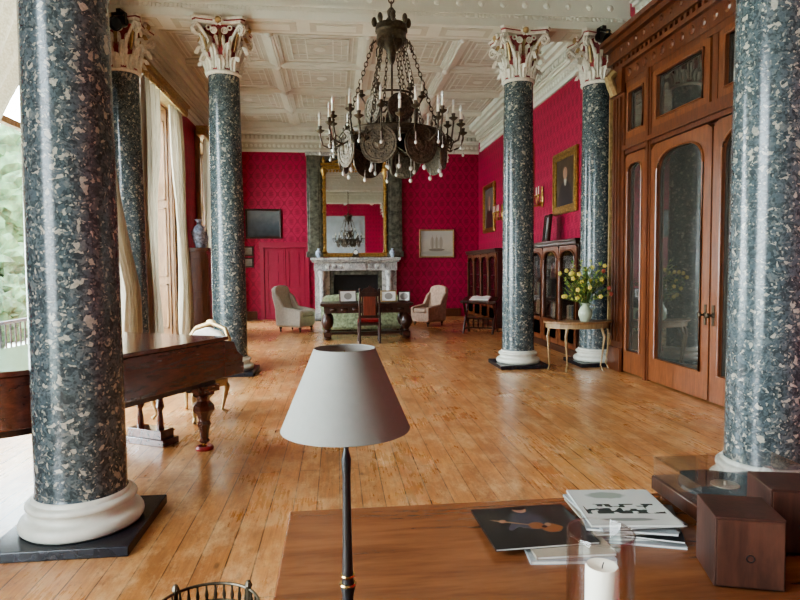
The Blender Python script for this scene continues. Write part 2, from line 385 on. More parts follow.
# ceiling
RX=[-1.2,.65,2.5]; RY=[11.6,13.5,15.4,17.3]
def coffers(b,xs,ys):
    for i in range(len(xs)-1):
        for j in range(len(ys)-1):
            x0,x1,y0,y1=xs[i]+.12,xs[i+1]-.12,ys[j]+.12,ys[j+1]-.12
            def fr(ins,w,dep,mi):
                b.mi=mi
                X0,X1,Y0,Y1=x0+ins,x1-ins,y0+ins,y1-ins; z1=ZC+.01; z0=ZC-dep
                b.bb(X0,X1,Y0,Y0+w,z0,z1); b.bb(X0,X1,Y1-w,Y1,z0,z1); b.bb(X0,X0+w,Y0+w,Y1-w,z0,z1); b.bb(X1-w,X1,Y0+w,Y1-w,z0,z1)
            fr(0,.04,.045,0); fr(.13,.02,.02,0); fr(.22,.03,.03,0); fr(.36,.015,.018,0)
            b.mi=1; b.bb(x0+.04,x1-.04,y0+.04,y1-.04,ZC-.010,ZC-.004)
            b.mi=0; cx,cy=(x0+x1)/2,(y0+y1)/2
            for k in (1,2):
                for (X,Y) in ((x0+(x1-x0)*k/3,None),(None,y0+(y1-y0)*k/3)):
                    if X: b.bb(X-.012,X+.012,y0+.25,y1-.25,ZC-.024,ZC)
                    else: b.bb(x0+.25,x1-.25,Y-.012,Y+.012,ZC-.025,ZC)
            b.lathe([(0,ZC-.04),(.05,ZC-.036),(.08,ZC-.025),(.12,ZC-.018),(.13,ZC)],(cx,cy,0),10)
b=B(); b.bb(XL,XR,YB,YF,ZC,ZC+.15)
for x in RX:
    for y0,y1 in ((YB,3.5),(4.1,9.1),(9.7,YF)):
        b.bb(x-.12,x+.12,y0,y1,ZC-.06,ZC); b.bb(x-.07,x+.07,y0,y1,ZC-.085,ZC-.06); b.bb(x-.02,x+.02,y0,y1,ZC-.1,ZC-.085)
CY=[-2.1,-.2,1.6]+[5.8,7.45]+RY
for y in CY:
    b.bb(XL,XR,y-.12,y+.12,ZC-.0601,ZC); b.bb(XL,XR,y-.07,y+.07,ZC-.084,ZC-.06); b.bb(XL,XR,y-.02,y+.02,ZC-.099,ZC-.084)
for x in RX:
    for y in CY: b.lathe([(0,ZC-.15),(.05,ZC-.135),(.08,ZC-.11),(.10,ZC-.085)],(x,y,0),10)
xs=[XL+.2]+RX+[XR-.2]
coffers(b,xs,[9.6]+RY+[19.1]); coffers(b,xs,[4.0,5.8,7.45,9.2])
b.obj('ceiling',[CREAM,CREAM2],kind='structure',smooth=30)
tn=10
for y in(3.8,9.4):
    b=B(); b.bb(XL,XR,y-.27,y+.27,5.25,ZC); b.bb(XL,XR,y-.30,y+.30,5.42,5.46); b.bb(XL,XR,y-.34,y+.34,5.72,5.78); b.bb(XL,XR,y-.42,y+.42,5.86,5.94); b.bb(XL,XR,y-.48,y+.48,5.94,ZC-.01)
    x=XL+.05
    while x<XR-.05: b.bb(x,x+.07,y-.39,y+.39,5.78,5.86); x+=.14
    x=XL+.3
    while x<XR-.1:
        for sg in(-1,1): b.lathe([(.05,0),(.045,.012*sg),(.0,.028*sg)],(x,y+sg*.27,5.58),8,axis='Y')
        x+=.34
    x=XL+.05
    while x<XR-.05:
        for sg in(-1,1): b.bb(x,x+.03,y+sg*.28-.01,y+sg*.28+.01,5.37,5.42)
        x+=.06
    for k in range(8):
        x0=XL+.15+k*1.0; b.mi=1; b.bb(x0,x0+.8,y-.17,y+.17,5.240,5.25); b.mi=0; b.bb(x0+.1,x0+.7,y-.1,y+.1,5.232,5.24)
    b.obj('trim_%d'%tn,[CREAM,CREAM2],kind='structure',smooth=30); tn+=1
def cornice(name,p0,p1,nrm):
    d=Vector((p1[0]-p0[0],p1[1]-p0[1],0)); L=d.length; b=B()
    ang=math.atan2(d.y,d.x); b.T=Matrix.Translation((p0[0],p0[1],0))@Matrix.Rotation(ang,4,'Z')
    sg=nrm
    def st(o,z0,z1): b.bb(0,L,min(0,sg*o),max(0,sg*o),z0,z1)
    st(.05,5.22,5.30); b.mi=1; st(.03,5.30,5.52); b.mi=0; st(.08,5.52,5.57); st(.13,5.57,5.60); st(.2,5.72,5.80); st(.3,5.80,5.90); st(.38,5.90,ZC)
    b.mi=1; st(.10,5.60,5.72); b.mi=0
    n=int(L/.13)
    for k in range(n):
        x=(k+.5)*L/n; b.bb(x-.035,x+.035,min(0,sg*.17),max(0,sg*.17),5.61,5.71)
    n=int(L/.14)
    for k in range(n):
        x=(k+.5)*L/n; b.lathe([(.055,sg*.03),(.045,sg*.045),(.02,sg*.05),(0,sg*.052)],(x,0,5.41),8,axis='Y')
    b.obj(name,[CREAM,CREAM2],kind='structure',smooth=30)
cornice('trim_12',(XL,YF),(XR,YF),-1)
cornice('trim_13',(XR,9.88),(XR,YF-.38),1)
cornice('trim_14',(XL,9.88),(XL,YF-.38),-1)
cornice('trim_15',(XR,4.28),(XR,8.92),1)
cornice('trim_16',(XL,4.28),(XL,8.92),-1)
def skirt(name,x0,x1,y0,y1):
    b=B(); b.bb(x0,x1,y0,y1,0,.22); b.bb(x0,x1,y0,y1,.22,.26); b.obj(name,MAHO,kind='structure',smooth=0)
skirt('baseboard_back',XL,-2.5,YF-.03,YF)
skirt('baseboard_right',XR-.03,XR,9.85,YF-.03)
skirt('baseboard_rear',2.15,4.0,YF-.03,YF)
# ------------------------------------------------------------ COLUMNS
def capital_builder():
    b=B(); z0,z1=4.48,5.25
    b.mi=1; b.lathe([(.235,z0),(.235,z0+.1),(.238,z0+.35),(.25,z0+.52),(.27,z0+.62),(.28,z0+.66)],seg=24)
    b.mi=0; b.torus((0,0,z0+.01),.235,.03,24,8)
    def leaf(a,r0,zz,h,w,curl):
        def fn(s,t):
            u=(s-.5)*2
            ww=w*(.55+.5*math.sin(PI*min(1,t*1.1)))*(1-.8*max(0,t-.72)/.28)
            ww*=1+.25*abs(math.sin(t*14))
            r=r0+curl*(t**3)+.015*t-abs(u)**1.5*.03+.014*math.cos(u*9)
            z=zz+h*(t if t<.8 else .8+(t-.8)*.4-(t-.8)*(t-.8)*9)
            x=r; y=u*ww/2
            return (x*math.cos(a)-y*math.sin(a),x*math.sin(a)+y*math.cos(a),z)
        b.grid(fn,8,14)
    for k in range(8): leaf(k*PI/4,.26,z0+.02,.25,.125,.10)
    for k in range(8): leaf(k*PI/4+PI/8,.25,z0+.06,.42,.105,.15)
    for k in range(16): leaf(k*PI/8+PI/16,.245,z0+.32,.24,.05,.09)
    b.mi=2
    for k in range(8): leaf(k*PI/4,.25,z0+.36,.28,.045,.10)
    for k in range(4):
        a=PI/4+k*PI/2
        for sgn in (-1,1):
            pts=[]
            for t in [i/18 for i in range(19)]:
                if t<.45: r=.27+.18*(t/.45)**1.8; z=z0+.34+.30*(t/.45)
                else:
                    q=(t-.45)/.55*2.6*PI; rad=.075*(1-.75*(t-.45)/.55)
                    r=.45+rad*math.sin(q); z=z0+.64-.075+rad*math.cos(q)
                off=sgn*(.06*(1-min(1,t*1.8))+.018)
                pts.append((r*math.cos(a)-off*math.sin(a),r*math.sin(a)+off*math.cos(a),z))
            b.mi=0; b.tube(pts,[.026-.010*i/18 for i in range(19)],6)
        b.mi=2; b.tube([(.27*math.cos(a),.27*math.sin(a),z0+.3),(.33*math.cos(a),.33*math.sin(a),z0+.5),(.42*math.cos(a),.42*math.sin(a),z0+.62)],.02,6)
    for k in range(4):
        a=k*PI/2; b.mi=2; b.sph((.37*math.cos(a),.37*math.sin(a),z0+.69),(.05,.05,.05),8,6)
        b.mi=0
        for j in range(6):
            q=j*PI/3; b.sph((.36*math.cos(a)-.055*math.cos(q)*math.sin(a),.36*math.sin(a)+.055*math.cos(q)*math.cos(a),z0+.69+.055*math.sin(q)),.025,6,5)
        for sgn in(-1,1):
            b.torus((.30*math.cos(a)-sgn*.075*math.sin(a),.30*math.sin(a)+sgn*.075*math.cos(a),z0+.57),.04,.013,12,6,rx=PI/2,rz=a+PI/2)
            b.torus((.30*math.cos(a)-sgn*.075*math.sin(a),.30*math.sin(a)+sgn*.075*math.cos(a),z0+.57),.015,.012,8,5,rx=PI/2,rz=a+PI/2)
            b.torus((.29*math.cos(a)-sgn*.15*math.sin(a),.29*math.sin(a)+sgn*.15*math.cos(a),z0+.61),.03,.012,12,6,rx=PI/2,rz=a+PI/2)
    b.mi=0
    def aba(s):
        P=[]
        for k in range(4):
            a0=PI/4+k*PI/2
            c=Vector((.56*s*math.cos(a0),.56*s*math.sin(a0))); n=Vector((.56*s*math.cos(a0+PI/2),.56*s*math.sin(a0+PI/2)))
            mid=(c+n)/2; t=(n-c).normalized(); inn=-mid.normalized()
            c1=c+t*.05; n1=n-t*.05
            for i in range(7):
                q=i/6; p=c1.lerp(n1,q)+inn*.07*math.sin(PI*q)*s; P.append((p.x,p.y))
        return P
    b.prism(aba(.92),z1-.11,z1-.07); b.mi=1; b.prism(aba(.95),z1-.07,z1-.055); b.mi=0; b.prism(aba(1.0),z1-.055,z1-.02); b.bb(-.29,.29,-.29,.29,z1-.02,z1)
    return b
col=thing('column','polished blue-grey granite column with white moulded base and ornate capital','column',(-1.57,3.8,0),group='granite columns')
b=B(); b.bb(-.39,.39,-.39,.39,0,.06); b.obj('plinth',BLACKS,col,smooth=0,bevel=.006)
b=B(); pr=[(.33,.06)]
for i in range(9): a=-PI/2+PI*i/8; pr.append((.315+.032*math.cos(a),.10+.04*math.sin(a)))
pr+=[(.30,.145),(.288,.155),(.283,.175),(.29,.19)]
for i in range(7): a=-PI/2+PI*i/6; pr.append((.287+.022*math.cos(a),.213+.022*math.sin(a)))
pr+=[(.275,.24),(.272,.255),(.263,.265)]
b.lathe(pr,seg=48); b.obj('base',WHITE,col,smooth=50)
b=B(); b.lathe([(.260,.265)]+[(.254-.028*(t/12)**1.6,.275+4.205*t/12) for t in range(13)],seg=48); b.obj('shaft',GRAN,col)
capital_builder().obj('capital',[CAPC,REDP,GILTP],col,smooth=45)
for (x,y,l) in ((-1.64,9.4,None),(2.9,9.4,None),(2.93,3.8,None),(4.2,9.4,'granite column standing against red wall beside wooden doors'),(-3.1,9.4,'granite column standing against window wall beside curtains')):
    c=dup(col,(x,y,0),rz=0)
    if l: c['label']=l
# ------------------------------------------------------------ CURTAINS
def curtain(y0,ysign,wtop,wtie,ztie,wbot,lab,folds=6,x0=XL+.22,zb=.03,lean=0.0,yl=0.0,pw=1.3):
    b=B(); ZT_=4.88
    def w(z):
        if z>ztie: q=(z-ztie)/(ZT_-ztie); return wtie+(wtop-wtie)*q**pw
        q=(ztie-z)/ztie; return wtie+(wbot-wtie)*min(1,q*1.6)**.7
    def fn(s,t):
        z=ZT_-(ZT_-zb)*t; ww=w(z)
        amp=.05+.02*math.sin(z*2)
        q=min(1,(ZT_-z)/(ZT_-ztie))
        xx=x0+amp*math.sin(folds*2*PI*s+.6*math.sin(z*1.3))+.02*math.sin(17*s+z)+lean*q**1.2
        return (xx,y0+ysign*ww*s+yl*q,z)
    b.grid(fn,folds*10,40)
    o=b.obj('curtain',CURT,smooth=180,recalc=False,label=lab,cat='curtain',group='window curtains')
    return o
for (a,c) in wins[1:]:
    pe=thing('curtain_pelmet','gilt and wood curtain pelmet above tall window','pelmet',(XL,(a+c)/2,0))
    L=(c-a)+.9; L=min(L,4.2); b=B(); b.bb(.1,.34,-L/2,L/2,5.0,5.08); b.bb(.1,.38,-L/2-.03,L/2+.03,5.08,5.14); b.bb(.1,.31,-L/2,L/2,4.92,5.0)
    n=int(L/.12)
    for k in range(n): b.lathe([(0,4.89),(.03,4.9),(.045,4.95),(.03,5.0)],(.31,-L/2+(k+.5)*L/n,0),8)
    b.obj('cornice',GILTP,pe,smooth=30)
curtain(4.3,1,3.6,.5,1.3,.55,'sheer cream silk curtain tied back beside bright window',12,pw=.95)
curtain(8.85,-1,.85,.45,1.3,.6,'sheer cream silk curtain hanging beside granite column',6,x0=XL+.24,lean=.42,yl=.0)
curtain(10.7,1,.95,.55,1.2,.65,'cream silk curtain hanging beside tall window',6,x0=XL+.28)
curtain(13.45,-1,.9,.55,1.2,.65,'cream silk curtain hanging beside tall window near cabinet',6,x0=XL+.24,lean=.06)
curtain(15.75,1,.7,.4,1.2,.5,'cream silk curtain hanging at far window',4)
curtain(18.4,-1,.7,.4,1.2,.5,'cream silk curtain hanging at far window',4)
# ------------------------------------------------------------ PICTURES
def picture(name,w,h,fw,loc,rz,canvas,fm,lab,cat='painting',tilt=0,depth=.05,parts=True):
    t=thing(name,lab,cat,loc,rz); t.rotation_euler[0]=tilt
    b=B(); 
    def L(iw,ih): return [(-iw/2,-ih/2),(iw/2,-ih/2),(iw/2,ih/2),(-iw/2,ih/2)]
    b.loops(L(w-2*fw,h-2*fw),L(w,h),-depth,0)
    b.loops(L(w-fw,h-fw),L(w-fw*.3,h-fw*.3),-depth-.02,-depth)
    b.obj('frame',fm,t,smooth=0,bevel=.006)
    b=B(); b.bb(-w/2+fw*.9,w/2-fw*.9,-.022,-.008,-h/2+fw*.9,h/2-fw*.9); b.obj('canvas',canvas,t,smooth=0)
    return t
LAND1=landscape('dusky_seascape',(.02,.025,.03),(.06,.075,.085),(.13,.14,.15))
MAPM=landscape('faded_engraving',(.40,.37,.30),(.50,.47,.39),(.46,.46,.42),ship=True)
SM=landscape('small_print',(.05,.05,.05),(.25,.24,.2),(.5,.48,.42))
def matted():
    m,nt,b=newmat('matted_photograph'); v=objco(nt)
    base=mix(nt,ell(nt,v,0,0,.09,.075),(.75,.74,.7),(.30,.28,.25)); nt.links.new(base,b.inputs['Base Color']); b.inputs['Roughness'].default_value=.3; return m
MAT=matted()
picture('painting',1.1,.92,.06,(-2.25,YF-.005,3.0),0,LAND1,DARKW,'dark seascape painting in thin dark frame on red wall')
picture('engraving',1.13,.9,.045,(3.22,YF-.005,2.36),0,MAPM,GILTP,'pale engraving of a ship in thin gilt frame','picture')
picture('small_picture',.4,.3,.04,(-2.78,YF-.005,2.15),0,SM,DARKW,'small dark framed print on red wall','picture')
picture('small_picture',.4,.3,.04,(-2.78,YF-.005,1.79),0,SM,DARKW,'small dark framed print beside red door','picture')
picture('painting',1.3,1.45,.14,(XR-.005,17.7,3.35),-PI/2,portrait('portrait_a',1.3,1.45,((.05,.05,.05),(.14,.14,.13))),GOLD,'dark portrait in gilt frame high on red wall')
picture('painting',1.25,1.25,.16,(XR-.005,11.7,3.28),-PI/2,portrait('portrait_b',1.25,1.25),GOLD,'portrait of a dark-coated figure in gilt frame')
picture('painting',1.4,1.9,.14,(XR-.005,14.35,3.5),-PI/2,portrait('portrait_c',1.4,1.9),GOLD,'large portrait in gilt frame between sconces')
# ------------------------------------------------------------ SCONCES
sc=thing('wall_sconce','gilt branching candle sconce on red wall','wall light',(XR,13.05,3.1),-PI/2,'gilt wall sconces')
b=B(); b.sph((0,-.03,0),(.07,.03,.2),10,8); b.sph((0,-.03,.2),(.05,.025,.08),8,6); b.obj('backplate',GOLD,sc)
for dx in(-.26,-.12,.12,.26):
    b=B(); b.tube([(0,-.03,-.05),(dx*.5,-.12,-.16),(dx*.95,-.2,-.1),(dx,-.2,.04)],.014,6); b.lathe([(.012,.02),(.045,.05),(.045,.06),(.015,.07)],(dx,-.2,0),10)
    a=b.obj('arm',GOLD,sc)
    b=B(); b.lathe([(.013,.07),(.013,.22),(.004,.24)],(dx,-.2,0),8); b.obj('candle',CANDLE,a)
dup(sc,(XR,16.3,3.05))
# ------------------------------------------------------------ BACK WALL
b=B(); x0,x1=-2.25,-.98
b.bb(x0-.12,x0,YF-.10,YF,0,2.35); b.bb(x1,x1+.12,YF-.10,YF,0,2.35); b.bb(x0-.14,x1+.14,YF-.14,YF,2.25,2.42); b.bb(x0,x1,YF-.03,YF,0,2.25)
xm=(x0+x1)/2; b.bb(xm-.025,xm+.025,YF-.08,YF-.03,0,2.25)
for (a,c) in((x0+.02,xm-.03),(xm+.03,x1-.02)):
    b.bb(a,a+.1,YF-.06,YF-.03,0,2.24); b.bb(c-.1,c,YF-.06,YF-.03,0,2.24)
    for z0,z1 in((0,.2),(.85,1.0),(1.55,1.7),(2.12,2.24)): b.bb(a+.1,c-.1,YF-.06,YF-.03,z0,z1)
    for z0,z1 in((.28,.77),(1.08,1.47),(1.78,2.04)): b.bb(a+.17,c-.17,YF-.055,YF-.03,z0,z1)
b.obj('door_1',REDDOOR,kind='structure',smooth=0)
FX=.6
om=thing('overmantel','tall green marble overmantel surround on red wall','overmantel',(FX,YF-.02,0))
b=B()
for sg in(-1,1):
    b.bb(sg*1.27-.22,sg*1.27+.22,-.16,0,1.94,5.1); b.bb(sg*1.27-.26,sg*1.27+.26,-.2,0,1.94,2.12); b.bb(sg*1.27-.15,sg*1.27+.15,-.18,-.16,2.25,4.75)
b.bb(-1.05,1.05,-.06,0,1.94,5.1)
b.obj('panel',DMARB,om,smooth=0,bevel=.01)
b=B(); b.bb(-1.52,1.52,-.22,0,5.1,5.2); b.obj('cap',MARB,om,smooth=0,bevel=.01)
mi=thing('overmantel_mirror','tall gilt-framed mirror with twisted side columns','mirror',(FX,YF-.085,1.95))
b=B(); b.bb(-.90,.90,-.035,-.02,.1,2.75); b.obj('mirror_glass',MIRROR,mi,smooth=0)
b=B(); b.bb(-1.03,1.03,-.1,0,0,.12); b.bb(-1.03,1.03,-.1,0,2.72,2.80); b.bb(-1.05,1.05,-.14,0,2.84,2.92); b.bb(-1.0,1.0,-.06,0,2.80,2.84)
for sg in(-1,1):
    b.bb(sg*.95-.05,sg*.95+.05,-.045,0,.1,2.75)
    pts=[(sg*.96+.02*math.cos(q*1.0),-.09+.02*math.sin(q*1.0),.14+2.6*q/80) for q in range(81)]; b.tube(pts,.032,8)
    b.lathe([(.05,.1),(.095,.14),(.05,.24)],(sg*.96,-.09,0),10); b.lathe([(.04,2.5),(.1,2.66),(.1,2.74)],(sg*.96,-.09,0),10)
    for zz in(.7,1.4,2.1): b.lathe([(.04,zz-.05),(.07,zz),(.04,zz+.05)],(sg*.96,-.09,0),10)
    b.lathe([(.03,2.92),(.06,3.0),(.02,3.1),(0,3.14)],(sg*.96,-.1,0),10)
n=18
for k in range(n): b.sph((-.85+k*1.7/(n-1),-.07,2.68),(.04,.025,.035),6,5)
b.tube([(-.7,-.1,2.93),(-.5,-.1,3.02),(-.3,-.1,2.96),(-.15,-.1,3.08),(0,-.1,3.02),(.15,-.1,3.08),(.3,-.1,2.96),(.5,-.1,3.02),(.7,-.1,2.93)],.035,8); b.sph((0,-.1,3.08),(.12,.05,.1),10,8)
b.obj('frame',GOLD,mi,smooth=40)
fp=thing('fireplace','carved grey veined marble chimneypiece with dark iron grate','fireplace',(FX,YF-.01,0)); fp.scale=(1,1,1.1)
b=B(); b.bb(-1.4,1.4,-.5,0,1.68,1.75); b.bb(-1.36,1.36,-.44,0,1.62,1.68); b.obj('mantel_shelf',MARB,fp,smooth=0,bevel=.01)
b=B(); b.bb(-1.3,1.3,-.34,0,1.38,1.62); b.bb(-.3,.3,-.38,-.34,1.4,1.6)
for k in range(-4,5):
    if abs(k)>1: b.sph((k*.22,-.34,1.5),(.07,.03,.07),8,6)
b.obj('frieze',MARB,fp,smooth=30)
for sg in(-1,1):
    b=B(); b.bb(sg*1.05-.23,sg*1.05+.23,-.3,0,0,1.38); b.bb(sg*1.05-.26,sg*1.05+.26,-.36,0,0,.18)
    b.lathe([(.1,.18),(.08,.24),(.085,.6),(.1,1.0),(.08,1.1),(.13,1.25),(.14,1.38)],(sg*1.05,-.34,0),14); b.obj('jamb',MARB,fp,smooth=30)
b=B(); b.bb(-.82,-.7,-.28,0,0,1.38); b.bb(.7,.82,-.28,0,0,1.38); b.bb(-.7,.7,-.28,0,1.26,1.38); b.obj('slip',DMARB,fp,smooth=0)
b=B(); b.bb(-.7,.7,-.06,0,0,1.26); b.obj('firebox',BLACK,fp,smooth=0)
b=B(); 
for k in range(9): b.tube([(-.4+k*.1,-.25,.15),(-.4+k*.1,-.27,.42)],.012,6)
for z in(.15,.42): b.tube([(-.45,-.26,z),(.45,-.26,z)],.015,6)
b.lathe([(.03,0),(.02,.2),(.04,.5),(0,.56)],(-.45,-.26,0),8); b.lathe([(.03,0),(.02,.2),(.04,.5),(0,.56)],(.45,-.26,0),8)
b.obj('grate',IRON,fp)
b=B(); b.bb(-1.3,1.3,-.95,-.36,0,.03); b.obj('hearth',DMARB,fp,smooth=0)
MZ=1.926
ca=thing('mantel_clock','small dark bronze clock on marble mantel','clock',(FX,YF-.36,MZ))
b=B(); b.bb(-.12,.12,-.06,.06,0,.04); b.bb(-.09,.09,-.045,.045,.04,.12); b.lathe([(.08,-.045),(.08,.045)],(0,0,.16),20,'Y'); b.sph((0,0,.25),.02,8,6); b.obj('case',BRONZE,ca)
b=B(); b.lathe([(.065,-.05),(.065,-.045)],(0,0,.16),20,'Y'); b.obj('dial',PAPER,ca)
vs=thing('mantel_vase','blue and white china vase on marble mantel','vase',(FX-1.15,YF-.36,MZ),group='mantel vases')
b=B(); b.lathe([(.05,0),(.05,.02),(.09,.12),(.08,.18),(.03,.25),(.045,.28)],seg=16); b.obj('body',CHINA,vs); dup(vs,(FX+1.15,YF-.36,MZ))
# ------------------------------------------------------------ BIG WOODEN DOORS
DX=4.3
dc=B(); 
dc.T=Matrix.Translation((DX,0,0))
def DB(y0,y1,z0,z1,xf=0,xb=.06): dc.bb(xf,xb,y0,y1,z0,z1)
YA,YZ=4.0,8.98; YM=6.49
dc.bb(.06,.29,YA,YZ,0,4.95)
for y0 in(YA,YZ-.4):
    DB(y0,y0+.4,0,4.5,-.05); DB(y0-.0,y0+.4,0,.35,-.09); 
    for k in range(3): DB(y0+.08+k*.09,y0+.13+k*.09,.45,4.1,-.08,-.05)
    DB(y0,y0+.4,4.15,4.5,-.1)
    dc.mi=1
    dc.tube([(-.12,y0+.2,4.48),(-.2,y0+.2,4.4),(-.16,y0+.2,4.28),(-.1,y0+.2,4.15)],.07,8)
    dc.bb(-.1,-.05,y0+.355,y0+.395,.36,4.14)
    dc.mi=0
DB(YA,YZ,4.28,4.62,-.04); DB(YA,YZ,4.5,4.56,-.1); DB(YA,YZ,4.62,4.7,-.14); DB(YA,YZ,4.7,4.82,-.12); DB(YA,YZ,4.82,4.9,-.2); DB(YA,YZ,4.9,4.97,-.26)
k=YA+.06
while k<YZ-.06: DB(k,k+.06,4.56,4.62,-.1); k+=.12
k=YA+.5
while k<YZ-.5: dc.lathe([(.06,-.04),(.045,-.055),(.0,-.062)],(0,k,4.4),8,'X'); dc.lathe([(.04,-.12),(.03,-.135),(.0,-.142)],(0,k+.11,4.76),8,'X'); k+=.22
DB(YA+.4,YZ-.4,3.24,3.46,-.03); DB(YA+.4,YZ-.4,3.3,3.36,-.07); DB(YA+.4,YZ-.4,4.2,4.28,-.03)
for y in(YM-1.42,YM+1.42): DB(y-.07,y+.07,0,4.28,-.04); DB(y-.03,y+.03,0,4.28,-.06)
DB(YM-.05,YM+.05,3.46,4.28,-.02)
do=dc.obj('door_2',[MAHO,GILTP],kind='structure',smooth=30)
def archframe(w,h,sw,bot,top,y0,y1,arch=.3):
    b=B(); iw=w-2*sw; inn=[];out=[]
    zt=h-top; zs=zt-arch*iw
    inn+=[(-iw/2,bot),(iw/2,bot)]; out+=[(-w/2,0),(w/2,0)]
    n=14
    for i in range(n+1):
        a=PI*i/n; ca_=math.cos(a); sa=math.sin(a)
        ex=.75
        inn.append((iw/2*math.copysign(abs(ca_)**ex,ca_),zs+arch*iw*abs(sa)**ex))
        if i==0: out.append((w/2,zs))
        elif i==n: out.append((-w/2,zs))
        else:
            t=i/n
            if t<.25: q=t/.25; out.append((w/2,zs+(h-zs)*q))
            elif t<=.75: q=(t-.25)/.5; out.append((w/2-w*q,h))
            else: q=(t-.75)/.25; out.append((-w/2,h-(h-zs)*q))
    b.loops(inn,out,y0,y1)
    ex=[(p[0],y0-.008,p[1]) for p in inn]; b.tube(ex,.016,6,closed=True)
    return b,iw,zt
def leaf(yc,w,z0,h,sw,bot,top,arch,name='door_leaf',handle=0):
    e=bpy.data.objects.new(name,None); COL.objects.link(e); e.parent=do; e.location=(DX,yc,z0); e.rotation_euler[2]=-PI/2
    b,iw,zt=archframe(w,h,sw,bot,top,-.03,.05,arch)
    b.obj('frame',MAHOL,e,smooth=40)
    b=B(); b.bb(-iw/2-.03,iw/2+.03,.01,.03,bot-.03,zt+.03); b.obj('door_glass',DGLASS,e,smooth=0)
    if handle:
        b=B(); b.lathe([(.02,0),(.035,-.01),(.012,-.03),(.012,-.06),(.03,-.07),(.026,-.09),(0,-.095)],(handle*(w/2-.06),-.03,1.0),12,'Y'); b.bb(handle*(w/2-.06)-.02,handle*(w/2-.06)+.02,-.04,-.03,.88,1.12)
        b.obj('handle',BRONZE,e)
leaf(YM+.68,1.33,.02,3.2,.16,.32,.12,.3,handle=1); leaf(YM-.68,1.33,.02,3.2,.16,.32,.12,.3,handle=-1)
for sg in(-1,1):
    leaf(YM+sg*1.79,.58,.02,3.2,.09,.32,.14,.4,name='side_panel')
    leaf(YM+sg*1.79,.58,3.46,.74,.08,.09,.08,.0001,name='transom_panel')
    leaf(YM+sg*.71,1.26,3.46,.74,.12,.09,.08,.0001,name='transom_panel')
# ------------------------------------------------------------ BOOKCASES
def bookcase(loc,L,nd_,lab):
    t=thing('bookcase',lab,'bookcase',loc,-PI/2); H=2.08; D=.46
    b=B(); b.bb(-L/2,L/2,-D,0,0,.12); b.bb(-L/2,L/2,-.03,0,.12,H-.1); b.bb(-L/2,-L/2+.04,-D+.03,-.03,.12,H-.1); b.bb(L/2-.04,L/2,-D+.03,-.03,.12,H-.1)
    b.bb(-L/2-.04,L/2+.04,-D-.04,0,H-.1,H-.04); b.bb(-L/2-.06,L/2+.06,-D-.06,0,H-.04,H)
    for k in range(1,nd_): x=-L/2+k*L/nd_; b.bb(x-.02,x+.02,-D+.03,-.03,.12,H-.1)
    b.obj('body',DARKW,t,smooth=0,bevel=.006)
    for z in(.62,1.0,1.38): 
        b=B(); b.bb(-L/2+.04,L/2-.04,-D+.08,-.03,z-.02,z); b.obj('shelf',DARKW,t,smooth=0)
    w=L/nd_
    for k in range(nd_):
        e=bpy.data.objects.new('door',None); COL.objects.link(e); e.parent=t; e.location=(-L/2+(k+.5)*w,-D,.13)
        b,iw,zt=archframe(w-.02,H-.24,.07,.45,.08,0,.03,.35)
        b.obj('frame',MAHO,e,smooth=40)
        b=B(); b.bb(-iw/2,iw/2,.012,.02,.05,.42); b.bb(-iw/2+.05,iw/2-.05,.0,.012,.1,.37); b.obj('panel',MAHO,e,smooth=0)
        b=B(); b.bb(-iw/2-.02,iw/2+.02,.014,.018,.43,zt+.02); b.obj('door_glass',GLASS,e,smooth=0)
    return t
bookcase((XR-.035,11.25,0),2.6,3,'dark wood glazed bookcase with arched doors against red wall')
bookcase((XR-.035,16.9,0),3.4,4,'long dark wood glazed bookcase beneath portrait')
bmats=[plain('book_cloth_%d'%i,c,.6,var=.2) for i,c in enumerate([(.15,.04,.025),(.05,.07,.045),(.18,.12,.06),(.04,.04,.07),(.24,.18,.11),(.09,.022,.022)])]
books=[]
for i,m in enumerate(bmats):
    h=.24+.02*(i%3); w=.035+.006*(i%4)
    b=B(); b.bb(0,.17,-w/2,w/2,0,h); b.bb(-.004,.0,-w/2+.003,w/2-.003,.0,h); b.mi=1; b.bb(.01,.171,-w/2+.004,w/2-.004,.004,h+.0005)
    o=b.obj('book',[m,PAPER],smooth=0,bevel=0,label='old cloth-bound book on bookcase shelf',cat='book',group='books in the glazed bookcases'); books.append((o,w))
first=[True]*6
for (ya,yb,zsl) in ((10.02,12.48,(.62,1.0,1.38)),(15.4,18.4,(1.0,1.38))):
    for z in zsl:
        y=ya
        while y<yb:
            i=random.randrange(6); o,w=books[i]; step=w+.012+ (0.35 if random.random()<.03 else 0)
            if first[i]: first[i]=False; c=o
            else: c=o.copy(); COL.objects.link(c)
            c.location=(XR-.36,y+w/2,z)
            y+=step+.05*(ya>15)
            for k in (10.817,11.683) if ya<12 else (16.05,16.9,17.75):
                if k-.07<y<k+.05: y=k+.05
picture('small_picture',.42,.56,.05,(4.35,12.0,2.08+.29),-PI/2-.1,portrait('portrait_d',.42,.56,((.2,.2,.19),(.4,.4,.38))),DARKW,'small framed portrait standing on bookcase','picture',tilt=-.1)
